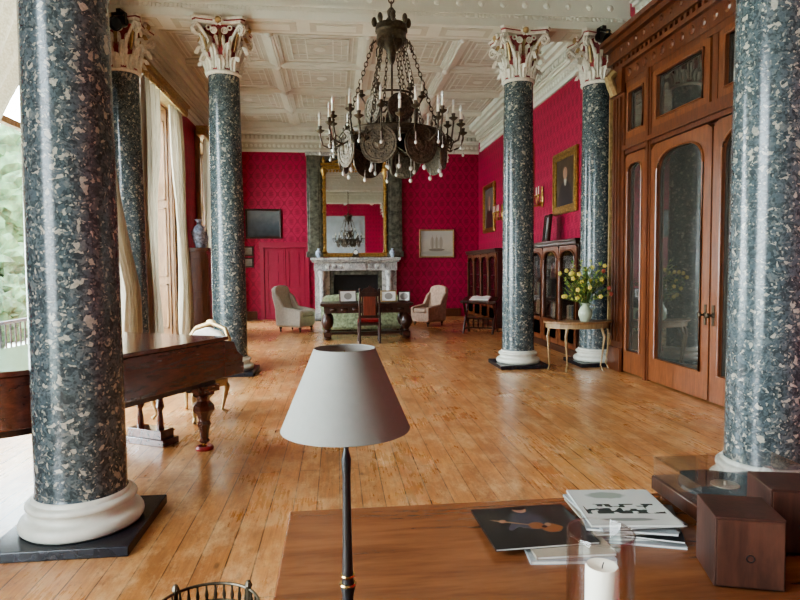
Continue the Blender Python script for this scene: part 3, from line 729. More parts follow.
# ------------------------------------------------------------ CHANDELIER
CX,CYY=.64,6.75
ch=thing('chandelier','large aged bronze chandelier with round engraved discs and candle arms','chandelier',(CX,CYY,0))
b=B(); b.lathe([(.02,6.04),(.06,6.02),(.05,5.92),(.02,5.88)],seg=12)
def links(b,p0,p1,n,r=.022,t=.005):
    p0=Vector(p0);p1=Vector(p1)
    d=(p1-p0); q=d.to_track_quat('Z','Y').to_matrix().to_4x4()
    for i in range(n):
        c=p0.lerp(p1,(i+.5)/n); L=d.length/n
        T0=b.T; b.T=b.T@Matrix.Translation(c)@q@Matrix.Rotation(PI/2*(i%2),4,'Z')
        b.torus((0,0,0),r,t,10,5,rx=PI/2,sx=1,sy=L*.62/r)
        b.T=T0
links(b,(0,0,5.9),(0,0,4.45),22,.03,.008)
b.obj('suspension_chain',BRONZE,ch)
b=B(); b.lathe([(.02,4.46),(.05,4.42),(.04,4.36),(.08,4.3),(.17,4.27),(.18,4.2),(.16,4.18),(.17,4.08),(.11,4.05),(.05,3.98),(.04,3.9),(.02,3.85)],seg=20)
for k in range(8):
    a=k*PI/4; b.sph((.19*math.cos(a),.19*math.sin(a),4.3),(.03,.03,.055),8,6); b.tube([(.17*math.cos(a),.17*math.sin(a),4.1),(.22*math.cos(a),.22*math.sin(a),4.06),(.22*math.cos(a),.22*math.sin(a),3.98)],.01,5)
b.obj('crown',BRONZE,ch,smooth=40)
b=B(); b.lathe([(.012,3.88),(.012,3.5),(.04,3.45),(.06,3.38),(.04,3.3),(.02,3.22),(.02,3.1),(.05,3.04),(.08,2.95),(.06,2.88),(.025,2.84),(.02,2.74),(.04,2.70),(.03,2.66),(0,2.62)],seg=16)
b.obj('stem',BRONZE,ch,smooth=40)
b=B(); b.torus((0,0,3.02),.54,.018,48,8); b.torus((0,0,3.08),.54,.01,48,6); b.lathe([(.53,2.98),(.545,2.98),(.545,3.07),(.53,3.07),(.53,2.98)],seg=48)
for k in range(24):
    a=2*PI*k/24; b.sph((.54*math.cos(a),.54*math.sin(a),3.12),(.016,.016,.032),6,5)
b.torus((0,0,3.5),.24,.012,32,6)
for k in range(8):
    a=k*PI/4; b.tube([(.05*math.cos(a),.05*math.sin(a),2.95),(.2*math.cos(a),.2*math.sin(a),2.86),(.36*math.cos(a),.36*math.sin(a),2.9),(.54*math.cos(a),.54*math.sin(a),3.0)],.010,6)
    b.torus((.34*math.cos(a),.34*math.sin(a),2.98),.05,.007,14,5,rx=PI/2,rz=a)
b.obj('ring',BRONZE,ch)
b=B(); links(b,(.2,0,4.1),(.54,0,3.06),22,.019,.0045); c0=b.obj('chain',BRONZE,ch)
for k in range(1,6): prt(c0,rz=k*PI/3)
b=B(); links(b,(.12,0,4.05),(.24,0,3.5),12,.014,.004); c0=b.obj('chain',BRONZE,ch); c0.rotation_euler[2]=.3
for k in range(1,4): prt(c0,rz=.3+k*PI/2)
def arm(r,z,name):
    e=bpy.data.objects.new(name,None); COL.objects.link(e); e.parent=ch
    b=B(); b.tube([(.54,0,3.02),(.58,0,2.94),(.65,0,2.9),(r-.03,0,2.95),(r,0,z-.03),(r,0,z+.02)],.010,7)
    b.tube([(.65,0,2.9),(.68,0,2.98),(.64,0,3.03),(.60,0,2.99),(.62,0,2.96)],.007,6)
    b.lathe([(.01,z),(.045,z+.025),(.05,z+.035),(.02,z+.035),(.018,z+.06),(.022,z+.07),(.022,z+.08)],(r,0,0),12); b.obj('branch',BRONZE,e,smooth=40)
    b=B(); b.lathe([(.014,z+.07),(.014,z+.16)],(r,0,0),8); b.obj('candle',CANDLE,e)
    b=B(); b.lathe([(.007,z+.16),(.018,z+.185),(.014,z+.215),(0,z+.245)],(r,0,0),8); b.obj('bulb',CRYST,e)
    b=B(); b.tube([(r,0,2.98),(r,0,2.88)],.004,5); b.sph((r,0,2.865),(.016,.016,.022),8,6); b.obj('pendant',CRYST,e)
    return e
a1=arm(.8,3.08,'arm')
for k in range(1,12): prt(a1,rz=k*PI/6)
a2=arm(.68,3.2,'arm'); a2.rotation_euler[2]=PI/12
for k in range(1,12): prt(a2,rz=PI/12+k*PI/6)
e=bpy.data.objects.new('arm',None); COL.objects.link(e); e.parent=ch
b=B(); b.tube([(.05,0,3.42),(.15,0,3.36),(.28,0,3.38),(.34,0,3.48)],.01,7); b.lathe([(.01,3.48),(.045,3.5),(.045,3.51),(.02,3.52),(.02,3.56)],(.34,0,0),10); b.obj('branch',BRONZE,e,smooth=40)
b=B(); b.lathe([(.012,3.55),(.012,3.66),(.004,3.7)],(.34,0,0),8); b.obj('candle',CANDLE,e)
for k in range(1,6): prt(e,rz=k*PI/3)
def disc(R,x,z):
    b=B(); b.T=Matrix.Translation((x,0,z))@Matrix.Rotation(PI/2,4,'Y')
    b.lathe([(0,.02),(R*.16,.018),(R*.2,.012),(R*.3,.012),(R*.32,.017),(R*.36,.017),(R*.38,.010),(R*.78,.010),(R*.8,.018),(R*.86,.018),(R*.88,.010),(R,.012),(R*1.02,0),(R,-.008),(0,-.008)],seg=40)
    for k in range(16):
        a=2*PI*k/16; b.sph((R*.58*math.cos(a),R*.58*math.sin(a),.01),(R*.05,R*.05,.008),6,4)
    b.T=Matrix.Identity(4); b.tube([(x,0,z+R),(.54 if x>.3 else x,0,z+R+.06)],.006,5)
    return b.obj('disc',COPPER,ch,smooth=35)
d0=disc(.195,.57,2.87); d0.rotation_euler[2]=PI/8+.05
for k in range(1,8): prt(d0,rz=PI/8+.05+k*PI/4)
d1=disc(.15,.26,3.32)
d1.rotation_euler[2]=-1.3
for k in range(1,5): prt(d1,rz=-1.3+k*2*PI/5)
b=B(); b.sph((0,0,0),(.02,.02,.028),10,8); b.tube([(0,0,.02),(0,0,.12)],.005,5); p0=b.obj('pendant',CRYST,ch)
n=0
for (r,z,m) in((.55,2.645,12),(.26,2.68,6)):
    for k in range(m):
        a=2*PI*k/m+r
        loc=(r*math.cos(a),r*math.sin(a),z)
        if n==0: p0.location=loc
        else: prt(p0,loc=loc)
        n+=1
# ------------------------------------------------------------ SPOTLIGHTS
sp=thing('spotlight','small black adjustable spotlight fixed to ceiling beam','spotlight',(4.1,8.98,5.25),.2,'black spotlights')
b=B(); b.bb(-.03,.03,-.03,.03,-.06,0); b.bb(-.1,-.085,-.03,.03,-.22,-.05); b.bb(.085,.1,-.03,.03,-.22,-.05); b.bb(-.1,.1,-.03,.03,-.065,-.05); b.bb(-.02,.02,0,.16,-.02,.01); b.obj('bracket',BLACK,sp,smooth=0)
b=B(); b.T=Matrix.Translation((0,0,-.18))@Matrix.Rotation(.5,4,'X'); b.lathe([(.05,.14),(.075,.12),(.08,-.1),(.095,-.12),(.095,-.14),(.08,-.14),(.07,-.1),(0,-.1)],seg=16,axis='Y'); b.obj('lamp_housing',BLACK,sp)
dup(sp,(-2.98,8.98,5.25),rz=-.2)
# ------------------------------------------------------------ PIANO
pn=thing('grand_piano','polished dark rosewood grand piano with turned legs, lid closed','piano',(-1.54,6.08,0),-math.radians(28.1))
def outline(o=0,yk=-.24):
    P=[(.72+o,yk+o),(.72+o,-1.9)]
    for i in range(1,8):
        a=i/7*PI*.5; P.append((.32+.4*math.cos(a)+o*math.cos(a),-1.95-.42*math.sin(a)-o*math.sin(a)))
    P+=[(.1,-2.36-o)]
    for i in range(0,9):
        t=i/8; x=-.02-.70*(t**1.1)-o; y=-2.30+.25*t+1.15*(3*t*t-2*t**3)
        P.append((x,y))
    P+=[(-.72-o,yk+o)]
    return P
b=B(); b.prism(outline(0),.62,.955); b.obj('case',PIANO,pn,smooth=30,bevel=.008)
b=B(); b.prism(outline(-.06),.57,.62); b.obj('soundboard_frame',DARKW,pn,smooth=30)
b=B(); b.prism(outline(.025),.96,.992); b.prism(outline(0),.955,.96); b.obj('lid',PIANO,pn,smooth=30,bevel=.006)
b=B(); b.bb(-.72,.72,-.24,.04,.62,.72)
for sg in(-1,1):
    b.prism([(-.24,.72),(.02,.72),(.03,.78),(-.05,.83),(-.1,.93),(-.24,.955)],sg*.665-.055,sg*.665+.055,plane='YZ')
b.obj('key_bed',PIANO,pn,smooth=30,bevel=.005)
b=B(); b.prism([(-.24,.725),(-.02,.725),(-.02,.74),(-.14,.85),(-.24,.945)],-.6,.6,plane='YZ'); b.obj('fallboard',PIANO,pn,smooth=30)
def pleg(x,y):
    b=B(); b.box((x,y,.55),(.2,.2,.06)); b.lathe([(.09,.53),(.1,.5),(.06,.46),(.055,.44),(.095,.40),(.10,.36),(.06,.31),(.05,.26),(.065,.23),(.05,.2),(.035,.1),(.05,.08),(.03,.06)],(x,y,0),8,a0=PI/8)
    l=b.obj('leg',PIANO,pn,smooth=30)
    b=B(); b.torus((x,y,.03),.02,.012,12,6,rx=PI/2); b.bb(x-.012,x+.012,y-.02,y+.02,.03,.07); b.obj('caster',BRASS,l)
    b=B(); b.lathe([(.075,0),(.08,.015),(.07,.035),(.05,.036),(.045,.02),(0,.018)],(x,y,0),16); b.obj('caster_cup',REDL,l)
for x,y in((.62,-.42),(-.58,-.42),(.0,-1.95)): pleg(x,y)
b=B()
for x in(-.12,.12): b.lathe([(.04,.58),(.05,.54),(.025,.5),(.03,.4),(.042,.34),(.02,.3),(.03,.22),(.035,.14)],(x,-.42,0),10)
b.bb(-.2,.2,-.5,-.34,.06,.14); b.bb(-.16,.16,-.46,-.38,.55,.59); b.bb(-.24,.24,-.52,-.32,.0,.06)
b.obj('pedal_lyre',PIANO,pn,smooth=30,bevel=.004)
for x in(-.06,.06):
    b=B(); b.box((x,-.28,.07),(.03,.14,.012)); b.sph((x,-.21,.07),(.025,.03,.01),8,6)
    b.obj('pedal',BRASS,pn)
# ------------------------------------------------------------ GILT CHAIR
gc=thing('gilt_armchair','carved gilt armchair with pale damask seat behind piano','chair',(-1.60,6.68,0),math.radians(-28))
def cab(b,x,y,h,k=1,r=.022):
    sx=1 if x>0 else -1; sy=1 if y>0 else -1
    b.tube([(x,y,h),(x+sx*.03,y+sy*.03,h*.8),(x+sx*.01,y+sy*.01,h*.45),(x-sx*.01,y-sy*.01,h*.15),(x+sx*.025,y+sy*.025,.015)],[r*1.6,r*1.5,r,r*.7,r*1.1],8)
b=B(); b.prism([(-.3,.26),(-.33,-.1),(-.27,-.28),(0,-.33),(.27,-.28),(.33,-.1),(.3,.26)],.32,.40); b.obj('seat_rail',GILTP,gc,smooth=30,bevel=.01)
b=B(); b.prism([(-.27,.24),(-.3,-.1),(-.24,-.25),(0,-.3),(.24,-.25),(.3,-.1),(.27,.24)],.40,.47); b.obj('seat',UPHW,gc,smooth=40,bevel=.03)
for x,y in((-.26,-.25),(.26,-.25),(-.26,.22),(.26,.22)):
    b=B(); cab(b,x,y,.38); b.obj('leg',GILTP,gc)
b=B(); pts=[(-.2,.26,.36),(-.27,.28,.6),(-.28,.32,.82),(-.2,.35,.93),(0,.36,.99),(.2,.35,.93),(.28,.32,.82),(.27,.28,.6),(.2,.26,.36)]
b.tube(pts,.024,8); b.tube([(-.27,.27,.56),(.27,.27,.56)],.02,8); b.sph((0,.36,1.0),(.07,.02,.03),8,6); b.obj('back_frame',GILTP,gc)
b=B(); b.prism([(-.24,.58),(-.25,.82),(-.17,.90),(0,.95),(.17,.90),(.25,.82),(.24,.58)],.28,.34,plane='XZ'); b.obj('backrest',UPHW,gc,smooth=40,bevel=.02)
for sg in(-1,1):
    b=B(); b.tube([(sg*.27,.29,.60),(sg*.33,.1,.58),(sg*.34,-.08,.56),(sg*.3,-.1,.52),(sg*.29,-.08,.39)],.018,8); b.obj('armrest',GILTP,gc)
# ------------------------------------------------------------ CONSOLE TABLE + FLOWERS
CON=wood('pale_gilt_wood',(.20,.13,.06),(.36,.24,.115),.4)
ct=thing('console_table','demilune console table with slender pale gilt cabriole legs','table',(3.68,8.9,0))
def demi(w,d): return [(w*math.cos(a),-d*math.sin(a)) for a in [PI*i/20 for i in range(21)]]
b=B(); b.prism(demi(.54,.42),.735,.765); b.obj('table_top',OAK,ct,smooth=30,bevel=.005)
b=B(); b.prism(demi(.5,.38),.66,.735); b.obj('apron',CON,ct,smooth=30,bevel=.004)
for x,y in((-.46,-.05),(.46,-.05),(-.27,-.29),(.27,-.29)):
    b=B(); cab(b,x,y,.67,r=.0145); b.obj('leg',CON,ct)
vz=thing('flower_vase','greenish stoneware jug on console table','vase',(3.72,8.68,.765))
b=B(); b.lathe([(.06,0),(.07,.01),(.105,.1),(.10,.16),(.06,.22),(.05,.25),(.07,.28),(.065,.28),(.045,.25),(.05,.22),(.085,.16),(.09,.1),(0,.02)],seg=24); b.tube([(.1,0,.18),(.15,0,.2),(.14,0,.24),(.06,0,.26)],.011,6); b.obj('jug',JUG,vz)
fl=thing('flower_bouquet','full loose bouquet of green foliage with yellow and russet flowers','flowers',(3.72,8.68,1.0))
random.seed(3)
bs,bl=B(),B()
for i in range(84):
    a=random.random()*2*PI; sp_=random.random()**.55*.42; h=.10+random.random()*.64*(1.1-sp_)
    p=Vector((sp_*math.cos(a),sp_*.7*math.sin(a),h)); bs.tube([(0,0,-.1),(p.x*.3,p.y*.3,h*.5),tuple(p)],.004,5)
    for j in range(11):
        q=Vector((p.x*.45,p.y*.45,h*.5)).lerp(p,random.random()**.7); d=Vector((random.uniform(-1,1),random.uniform(-1,1),random.uniform(-.3,.8))).normalized()*random.uniform(.05,.1)
        sd=d.cross(Vector((0,0,1))).normalized()*.016
        i0=[bl.v(q),bl.v(q+d*.5+sd),bl.v(q+d),bl.v(q+d*.5-sd)]; bl.mi=0 if j%2 else 1; bl.f(i0)
    if i%3==0:
        T=B(); pf=p*1.04
        for j in range(5): T.sph(tuple(pf+Vector((.018*math.cos(j*1.257),-.01,.018*math.sin(j*1.257)))),(.017,.014,.017),6,5)
        ry=(i%12==0)
        T.obj('russet_flower' if ry else 'yellow_flower',RPET if ry else YEL,fl)
LEAFY=plain('yellow_green_foliage',(.36,.38,.08),.6,var=.4,scale=14)
bs.obj('stem',LEAF,fl); bl.obj('leaves',[LEAF,LEAFY],fl,smooth=0,recalc=False)
# ------------------------------------------------------------ WRITING TABLE GROUP
wt=thing('writing_table','large dark carved writing table with bulbous legs','table',(.66,13.7,0))
b=B(); b.bb(-1.03,1.03,-.5,.5,.77,.82); b.bb(-1.0,1.0,-.47,.47,.75,.77); b.obj('table_top',DARKW,wt,smooth=0,bevel=.01)
b=B(); b.bb(-.95,.95,-.43,-.39,.6,.75); b.bb(-.95,.95,.39,.43,.6,.75); b.bb(-.95,-.91,-.4,.4,.6,.75); b.bb(.91,.95,-.4,.4,.6,.75)
for k in range(-3,4): b.sph((k*.25,-.43,.68),(.08,.02,.04),8,6)
b.obj('apron',DARKW,wt,smooth=30)
for x in(-.88,.88):
    for y in(-.34,.34):
        b=B(); b.lathe([(.07,.75),(.075,.62),(.05,.58),(.12,.5),(.14,.4),(.11,.3),(.05,.23),(.07,.2),(.045,.17)],(x,y,0),12); b.box((x,y,.125),(.16,.16,.1)); b.sph((x,y,.045),(.09,.09,.045),10,6); b.obj('leg',DARKW,wt,smooth=40)
b=B(); 
for x in(-.88,.88): b.bb(x-.05,x+.05,-.28,.28,.09,.15)
b.bb(-.85,.85,-.05,.05,.09,.15); b.obj('stretcher',DARKW,wt,smooth=0)
for i,(x,y,w,h) in enumerate(((-.42,13.5,.40,.28),(.50,13.5,.36,.26),(.86,13.55,.28,.24),(-.02,13.8,.2,.24))):
    picture('photo_frame',w,h,.03,(.66+x,y,.82+h/2+.005),(.2,-.05,-.3,.1)[i],MAT,DARKW if i%2==0 else GILTP,'framed light-matted photograph standing on writing table','photo frame',tilt=-.12,depth=.02)
def carved_chair(loc,rz):
    t=thing('carved_side_chair','dark carved high-back chair with red leather seat at writing table','chair',loc,rz)
    for x,y in((-.22,-.2),(.22,-.2)):
        b=B(); b.lathe([(.03,.42),(.035,.36),(.02,.3),(.035,.22),(.02,.14),(.03,.06),(.03,0)],(x,y,0),10); b.obj('leg',DARKW,t)
    for x in(-.21,.21):
        b=B(); b.tube([(x,.24,0),(x,.21,.42),(x,.23,.8),(x*.95,.28,1.12)],.026,8); b.sph((x*.95,.28,1.14),.032,8,6); b.obj('leg',DARKW,t)
    b=B(); b.bb(-.25,.25,-.24,.23,.38,.44)
    b.bb(-.21,.21,-.02,.02,.14,.18); 
    for x in(-.21,.21): b.bb(x-.015,x+.015,-.2,.22,.14,.18)
    b.obj('seat_frame',DARKW,t,smooth=0,bevel=.006)
    b=B(); b.bb(-.24,.24,-.23,.2,.44,.5); b.obj('seat',REDL,t,smooth=40,bevel=.02)
    b=B(); b.bb(-.2,.2,.22,.26,.54,.6); b.bb(-.2,.2,.25,.3,1.0,1.08); b.prism([(-.2,1.08),(-.12,1.16),(-.05,1.18),(0,1.24),(.05,1.18),(.12,1.16),(.2,1.08)],.26,.29,plane='XZ')
    for x in(-.15,.15): b.tube([(x,.235,.58),(x,.275,1.02)],.02,6)
    b.obj('back_frame',DARKW,t,smooth=30)
    b=B(); b.bb(-.13,.13,.235,.285,.60,1.0); b.obj('backrest',wood('red_brown_panel',(.14,.03,.015),(.26,.06,.03)),t,smooth=0,bevel=.01)
    return t
carved_chair((.68,12.85,0),PI)
so=thing('sofa','sage green floral sofa facing the fireplace','sofa',(.62,15.4,0),PI)
b=B(); b.bb(-1.0,1.0,-.42,.42,.06,.42); b.obj('body',UPHG,so,smooth=40,bevel=.03)
b=B(); b.prism([(-1.0,.1),(-1.0,.84),(-.88,.92),(0,.98),(.88,.92),(1.0,.84),(1.0,.1)],.26,.48,plane='XZ'); b.obj('backrest',UPHG,so,smooth=40,bevel=.05)
for sg in(-1,1):
    b=B(); b.bb(sg*.92-.1,sg*.92+.1,-.42,.3,.35,.6); b.lathe([(.11,-.44),(.11,.3)],(sg*.93,0,.62),14,'Y'); b.obj('armrest',UPHG,so,smooth=40)
    b=B(); b.bb(sg*.41-.4,sg*.41+.4,-.4,.26,.42,.54); b.obj('seat_cushion',UPHG,so,smooth=40,bevel=.04)
for x in(-.9,.9):
    for y in(-.35,.35):
        b=B(); b.lathe([(.03,.08),(.04,.05),(.02,0)],(x,y,0),8); b.obj('leg',DARKW,so)
def armchair(loc,rz,m,lab,s=1):
    t=thing('armchair',lab,'armchair',loc,rz); t.scale=(s,s,s*1.06)
    b=B(); b.bb(-.34,.34,-.36,.34,.12,.38); b.obj('body',m,t,smooth=40,bevel=.03)
    b=B(); b.bb(-.26,.26,-.38,.24,.38,.5); b.obj('seat_cushion',m,t,smooth=40,bevel=.04)
    b=B(); b.T=Matrix.Translation((0,.27,.3))@Matrix.Rotation(-.24,4,'X'); b.prism([(-.34,0),(-.36,.6),(-.32,.78),(-.2,.83),(0,.85),(.2,.83),(.32,.78),(.36,.6),(.34,0)],-.06,.07,plane='XZ'); b.obj('backrest',m,t,smooth=40,bevel=.03)
    for sg in(-1,1):
        b=B(); b.prism([(-.36,.15),(-.38,.52),(-.2,.56),(.12,.60),(.26,.85),(.40,.95),(.36,.15)],sg*.33-.055,sg*.33+.055,plane='YZ'); b.obj('armrest',m,t,smooth=40,bevel=.03)
        for y in(-.3,.28):
            b=B(); b.lathe([(.035,.12),(.04,.09),(.02,.06),(.025,.02),(.018,0)],(sg*.28,y,0),8); b.obj('leg',DARKW,t)
    return t
armchair((-1.06,15.5,0),math.radians(62),UPHW,'cream upholstered armchair on turned legs near fireplace',.98)
armchair((2.5,16.3,0),math.radians(-55),UPHP,'faded pink upholstered armchair near fireplace',.92)
fs=thing('folio_stand','dark carved folio stand with sloping sides','stand',(3.45,14.2,0),-.5)
for sg in(-1,1):
    b=B(); b.tube([(sg*.36,-.26,0),(sg*.36,-.05,.35),(sg*.36,.2,.78)],.028,8); b.tube([(sg*.36,.26,0),(sg*.36,.05,.35),(sg*.36,-.2,.72)],.028,8); b.tube([(sg*.36,-.2,.1),(sg*.36,.2,.1)],.02,8); b.obj('leg',DARKW,fs)
b=B(); b.tube([(-.36,0,.35),(.36,0,.35)],.025,8); b.tube([(-.36,0,.12),(.36,0,.12)],.02,8)
for k in range(6): x=-.3+k*.12; b.lathe([(.012,.13),(.022,.2),(.012,.25),(.02,.34)],(x,0,0),8)
b.obj('stretcher',DARKW,fs)
b=B(); b.box((0,-.02,.8),(.86,.5,.03),rx=.22); b.box((0,-.26,.76),(.86,.03,.06),rx=.22); b.obj('reading_board',DARKW,fs,smooth=0,bevel=.005)
bk=thing('open_book','open book with white pages on folio stand','book',(3.44,14.17,.835),-.5)
b=B(); b.T=Matrix.Rotation(.22,4,'X'); b.prism([(-.24,0),(-.23,.02),(-.12,.035),(0,.015),(.12,.035),(.23,.02),(.24,0)],-.15,.15,plane='XZ'); b.obj('pages',PAPER,bk,smooth=40)
b=B(); b.T=Matrix.Rotation(.22,4,'X'); b.bb(-.25,.25,-.16,.16,-.008,0); b.obj('cover',bmats[0],bk,smooth=0)
cb=thing('tall_cabinet','tall dark wood cabinet between windows','cabinet',(XL+.02,14.25,0),PI/2)
b=B(); b.bb(-.45,.45,-.62,0,0,.12); b.bb(-.42,.42,-.59,0,.12,2.0); b.bb(-.47,.47,-.64,0,2.0,2.08)
for z0,z1 in((.25,.95),(1.1,1.85)): b.bb(-.435,-.42,-.5,-.1,z0,z1)
b.obj('body',MAHO,cb,smooth=0,bevel=.008)
for sg in(-1,1):
    b=B(); b.bb(sg*.21-.19,sg*.21+.19,-.615,-.59,.18,1.94); b.bb(sg*.21-.12,sg*.21+.12,-.625,-.615,.3,1.0); b.bb(sg*.21-.12,sg*.21+.12,-.625,-.615,1.1,1.85); d=b.obj('door',MAHO,cb,smooth=0,bevel=.004)
    b=B(); b.sph((sg*.04,-.64,1.05),.018,8,6); b.obj('knob',BRASS,d)
for i,(x,y,s) in enumerate(((-3.08,14.0,1.0),(-3.08,14.42,.8))):
    v=thing('china_vase','blue and white china vase standing on cabinet','vase',(x,y,2.08),group='china vases on cabinet'); v.scale=(s,s,s)
    b=B(); b.lathe([(.07,0),(.08,.02),(.15,.25),(.16,.36),(.1,.48),(.05,.52),(.05,.58),(.09,.64),(.085,.64),(.04,.58),(0,.57)],seg=20); b.obj('body',CHINA,v)
# ------------------------------------------------------------ FOREGROUND DESK
DZ=.78
dk=thing('desk','large polished mahogany desk with moulded edge','desk',(.86,1.45,0))
b=B(); b.bb(-1.03,1.02,-.6,.57,DZ-.03,DZ); b.bb(-1.015,1.0,-.585,.555,DZ-.05,DZ-.03); b.obj('desk_top',DESKT,dk,smooth=0,bevel=.006)
b=B(); b.bb(-.96,.96,-.55,.52,DZ-.17,DZ-.05); b.obj('apron',MAHO,dk,smooth=0,bevel=.004)
for sg in(-1,1):
    b=B(); b.bb(sg*.72-.22,sg*.72+.22,-.53,.5,.07,DZ-.17); b.bb(sg*.72-.24,sg*.72+.24,-.55,.52,0,.07); p=b.obj('pedestal',MAHO,dk,smooth=0,bevel=.006)
    for z in(.12,.32): 
        b=B(); b.bb(sg*.72-.19,sg*.72+.19,.5,.515,z,z+.17); dd=b.obj('drawer',MAHOL,p,smooth=0,bevel=.004)
        b=B(); b.sph((sg*.72,.53,z+.085),.015,8,6); b.obj('knob',BRASS,dd)
lp=thing('table_lamp','table lamp with grey-beige conical shade and black stem','lamp',(.015,1.306,DZ))
b=B(); b.lathe([(.07,0),(.075,.008),(.06,.02),(.03,.03),(.014,.05),(.012,.09),(.016,.11),(.0125,.125),(.0125,.135),(.0105,.2),(.009,.36),(.011,.4),(.006,.42),(.006,.62),(0,.625)],seg=20); b.obj('lamp_stand',BLACK,lp,smooth=40)
b=B(); b.torus((0,0,.118),.0155,.004,20,6); b.torus((0,0,.138),.0135,.003,20,6); b.obj('collar',BRASS,lp)
Z0,ZH=.470,.175
b=B(); b.mi=0; b.grid(lambda s,t:((.141-.074*t)*math.cos(2*PI*s),(.141-.074*t)*math.sin(2*PI*s),Z0+ZH*t),64,4)
b.mi=1; b.grid(lambda s,t:((.139-.074*t)*math.cos(2*PI*s),(.139-.074*t)*math.sin(2*PI*s),Z0+ZH*t),64,4)
b.mi=0; b.torus((0,0,Z0),.140,.0016,64,6); b.torus((0,0,Z0+ZH),.066,.0016,48,6)
b.obj('lamp_shade',[SHADE,SHADEIN],lp,smooth=60,recalc=False)
b=B(); b.tube([(-.068,0,.63),(.068,0,.63)],.002,5); b.tube([(0,-.068,.63),(0,.068,.63)],.002,5); b.obj('shade_ring',BRASS,lp)
def coverm(name,kind):
    m,nt,b=newmat(name); v=objco(nt)
    def e2(cx,cy,rx,ry,ang):
        mm=nt.nodes.new('ShaderNodeMapping'); mm.vector_type='TEXTURE'; mm.inputs['Location'].default_value=(cx,cy,0); mm.inputs['Rotation'].default_value=(0,0,ang); mm.inputs['Scale'].default_value=(rx,ry,1); nt.links.new(v,mm.inputs[0])
        s=nd(nt,'ShaderNodeSeparateXYZ'); nt.links.new(mm.outputs[0],s.inputs[0])
        q=math_(nt,'ADD',math_(nt,'POWER',s.outputs[0],2),math_(nt,'POWER',s.outputs[1],2))
        q=math_(nt,'ADD',q,math_(nt,'MULTIPLY_ADD',nz(nt,v,40),.8,-.4))
        return ramp(nt,q,[(.6,(1,1,1)),(1.1,(0,0,0))])
    if kind=='dark':
        n=nz(nt,v,9,3)
        base=ramp(nt,n,[(.35,(.006,.006,.008)),(.6,(.02,.018,.017)),(.8,(.06,.05,.04))])
        base=mix(nt,e2(.0,.03,.06,.07,.2),base,(.05,.045,.055))       # torso
        base=mix(nt,e2(-.045,.01,.018,.06,-.7),base,(.05,.045,.055))   # sleeve
        base=mix(nt,e2(.0,.115,.024,.028,0),base,(.26,.14,.09))        # face
        base=mix(nt,e2(.0,.13,.028,.02,0),base,(.02,.012,.01))         # hair
        base=mix(nt,e2(.055,-.03,.036,.034,.4),base,(.20,.075,.03))    # guitar lower bout
        base=mix(nt,e2(.015,-.008,.028,.026,.4),base,(.20,.075,.03))   # upper bout
        base=mix(nt,e2(.035,-.018,.010,.010,.4),base,(.02,.01,.01))    # sound hole
        base=mix(nt,e2(-.06,.025,.065,.005,-.42),base,(.20,.12,.07))   # neck
        base=mix(nt,e2(.05,-.005,.014,.012,.9),base,(.24,.13,.08))     # hand
        base=mix(nt,e2(-.08,.035,.014,.012,.9),base,(.24,.13,.08))     # hand
    else:
        s=nd(nt,'ShaderNodeSeparateXYZ'); nt.links.new(v,s.inputs[0])
        bk=nd(nt,'ShaderNodeTexVoronoi',i_Scale=38.0); bk.distance='CHEBYCHEV'; nt.links.new(v,bk.inputs['Vector'])
        sc_=nd(nt,'ShaderNodeSeparateColor'); nt.links.new(bk.outputs['Color'],sc_.inputs[0])
        blk=math_(nt,'GREATER_THAN',sc_.outputs[0],.3)
        band=math_(nt,'MULTIPLY',math_(nt,'LESS_THAN',math_(nt,'ABSOLUTE',math_(nt,'ADD',s.outputs[1],.02)),.038),math_(nt,'LESS_THAN',math_(nt,'ABSOLUTE',s.outputs[0]),.12))
        base=mix(nt,math_(nt,'MULTIPLY',band,blk),(.46,.48,.44),(.03,.05,.045))
        base=mix(nt,e2(-.02,.09,.07,.03,0),base,(.24,.28,.24))
        base=mix(nt,e2(-.01,-.10,.09,.012,0),base,(.20,.22,.20))
    nt.links.new(base,b.inputs['Base Color']); b.inputs['Roughness'].default_value=.25; return m
CD=coverm('dark_guitarist_cover','dark'); CW=coverm('white_block_cover','white')
CG=plain('grey_cover',(.30,.31,.31),.35,var=.3); CB=plain('black_cover',(.02,.02,.02),.3,var=.3); CT=plain('tan_cover',(.34,.29,.22),.35,var=.2)
def sleeve(name,x,y,z,rz,m,t,w,h,lab,cat='magazine'):
    b=B(); b.mi=1; b.bb(-w/2+.002,w/2-.002,-h/2+.002,h/2-.002,0,t); b.mi=0; b.bb(-w/2,w/2,-h/2,h/2,t,t+.0012); b.bb(-w/2,w/2,-h/2,h/2,-.001,0); b.bb(-w/2,-w/2+.0015,-h/2,h/2,-.001,t+.001)
    b.obj(name,[m,PAPER],smooth=0,label=lab,cat=cat,loc=(x,y,z),rz=rz,group='magazines and record sleeves on the desk')
sleeve('magazine',.65,1.66,DZ+.001,-.10,CG,.008,.24,.22,'pale magazine under dark record sleeve on desk')
sleeve('magazine',.655,1.675,DZ+.0115,-.02,CT,.006,.23,.22,'tan magazine under dark record sleeve on desk')
sleeve('record_sleeve',.585,1.755,DZ+.0200,.03,CD,.005,.31,.28,'dark glossy record sleeve showing a guitarist','record sleeve')
z=DZ+.001
st=[(.915,1.765,.32,CG),(.895,1.785,.15,CW),(.925,1.775,.40,CB),(.885,1.795,.05,CT),(.895,1.785,.28,CG),(.905,1.795,.0,CB),(.885,1.785,-.05,CG)]
for i,(x,y,r,m) in enumerate(st):
    sleeve('magazine',x,y,z,-r,m,.005,.26,.28,'magazine in stack of records and magazines on desk'); z+=.0074
sleeve('magazine',.885,1.78,z,-.12,CW,.005,.27,.28,'white magazine with bold dark block print on top of stack')
rp=thing('record_player','black and wood record player with clear dust cover','record player',(1.345,1.865,DZ),-.02)
b=B()
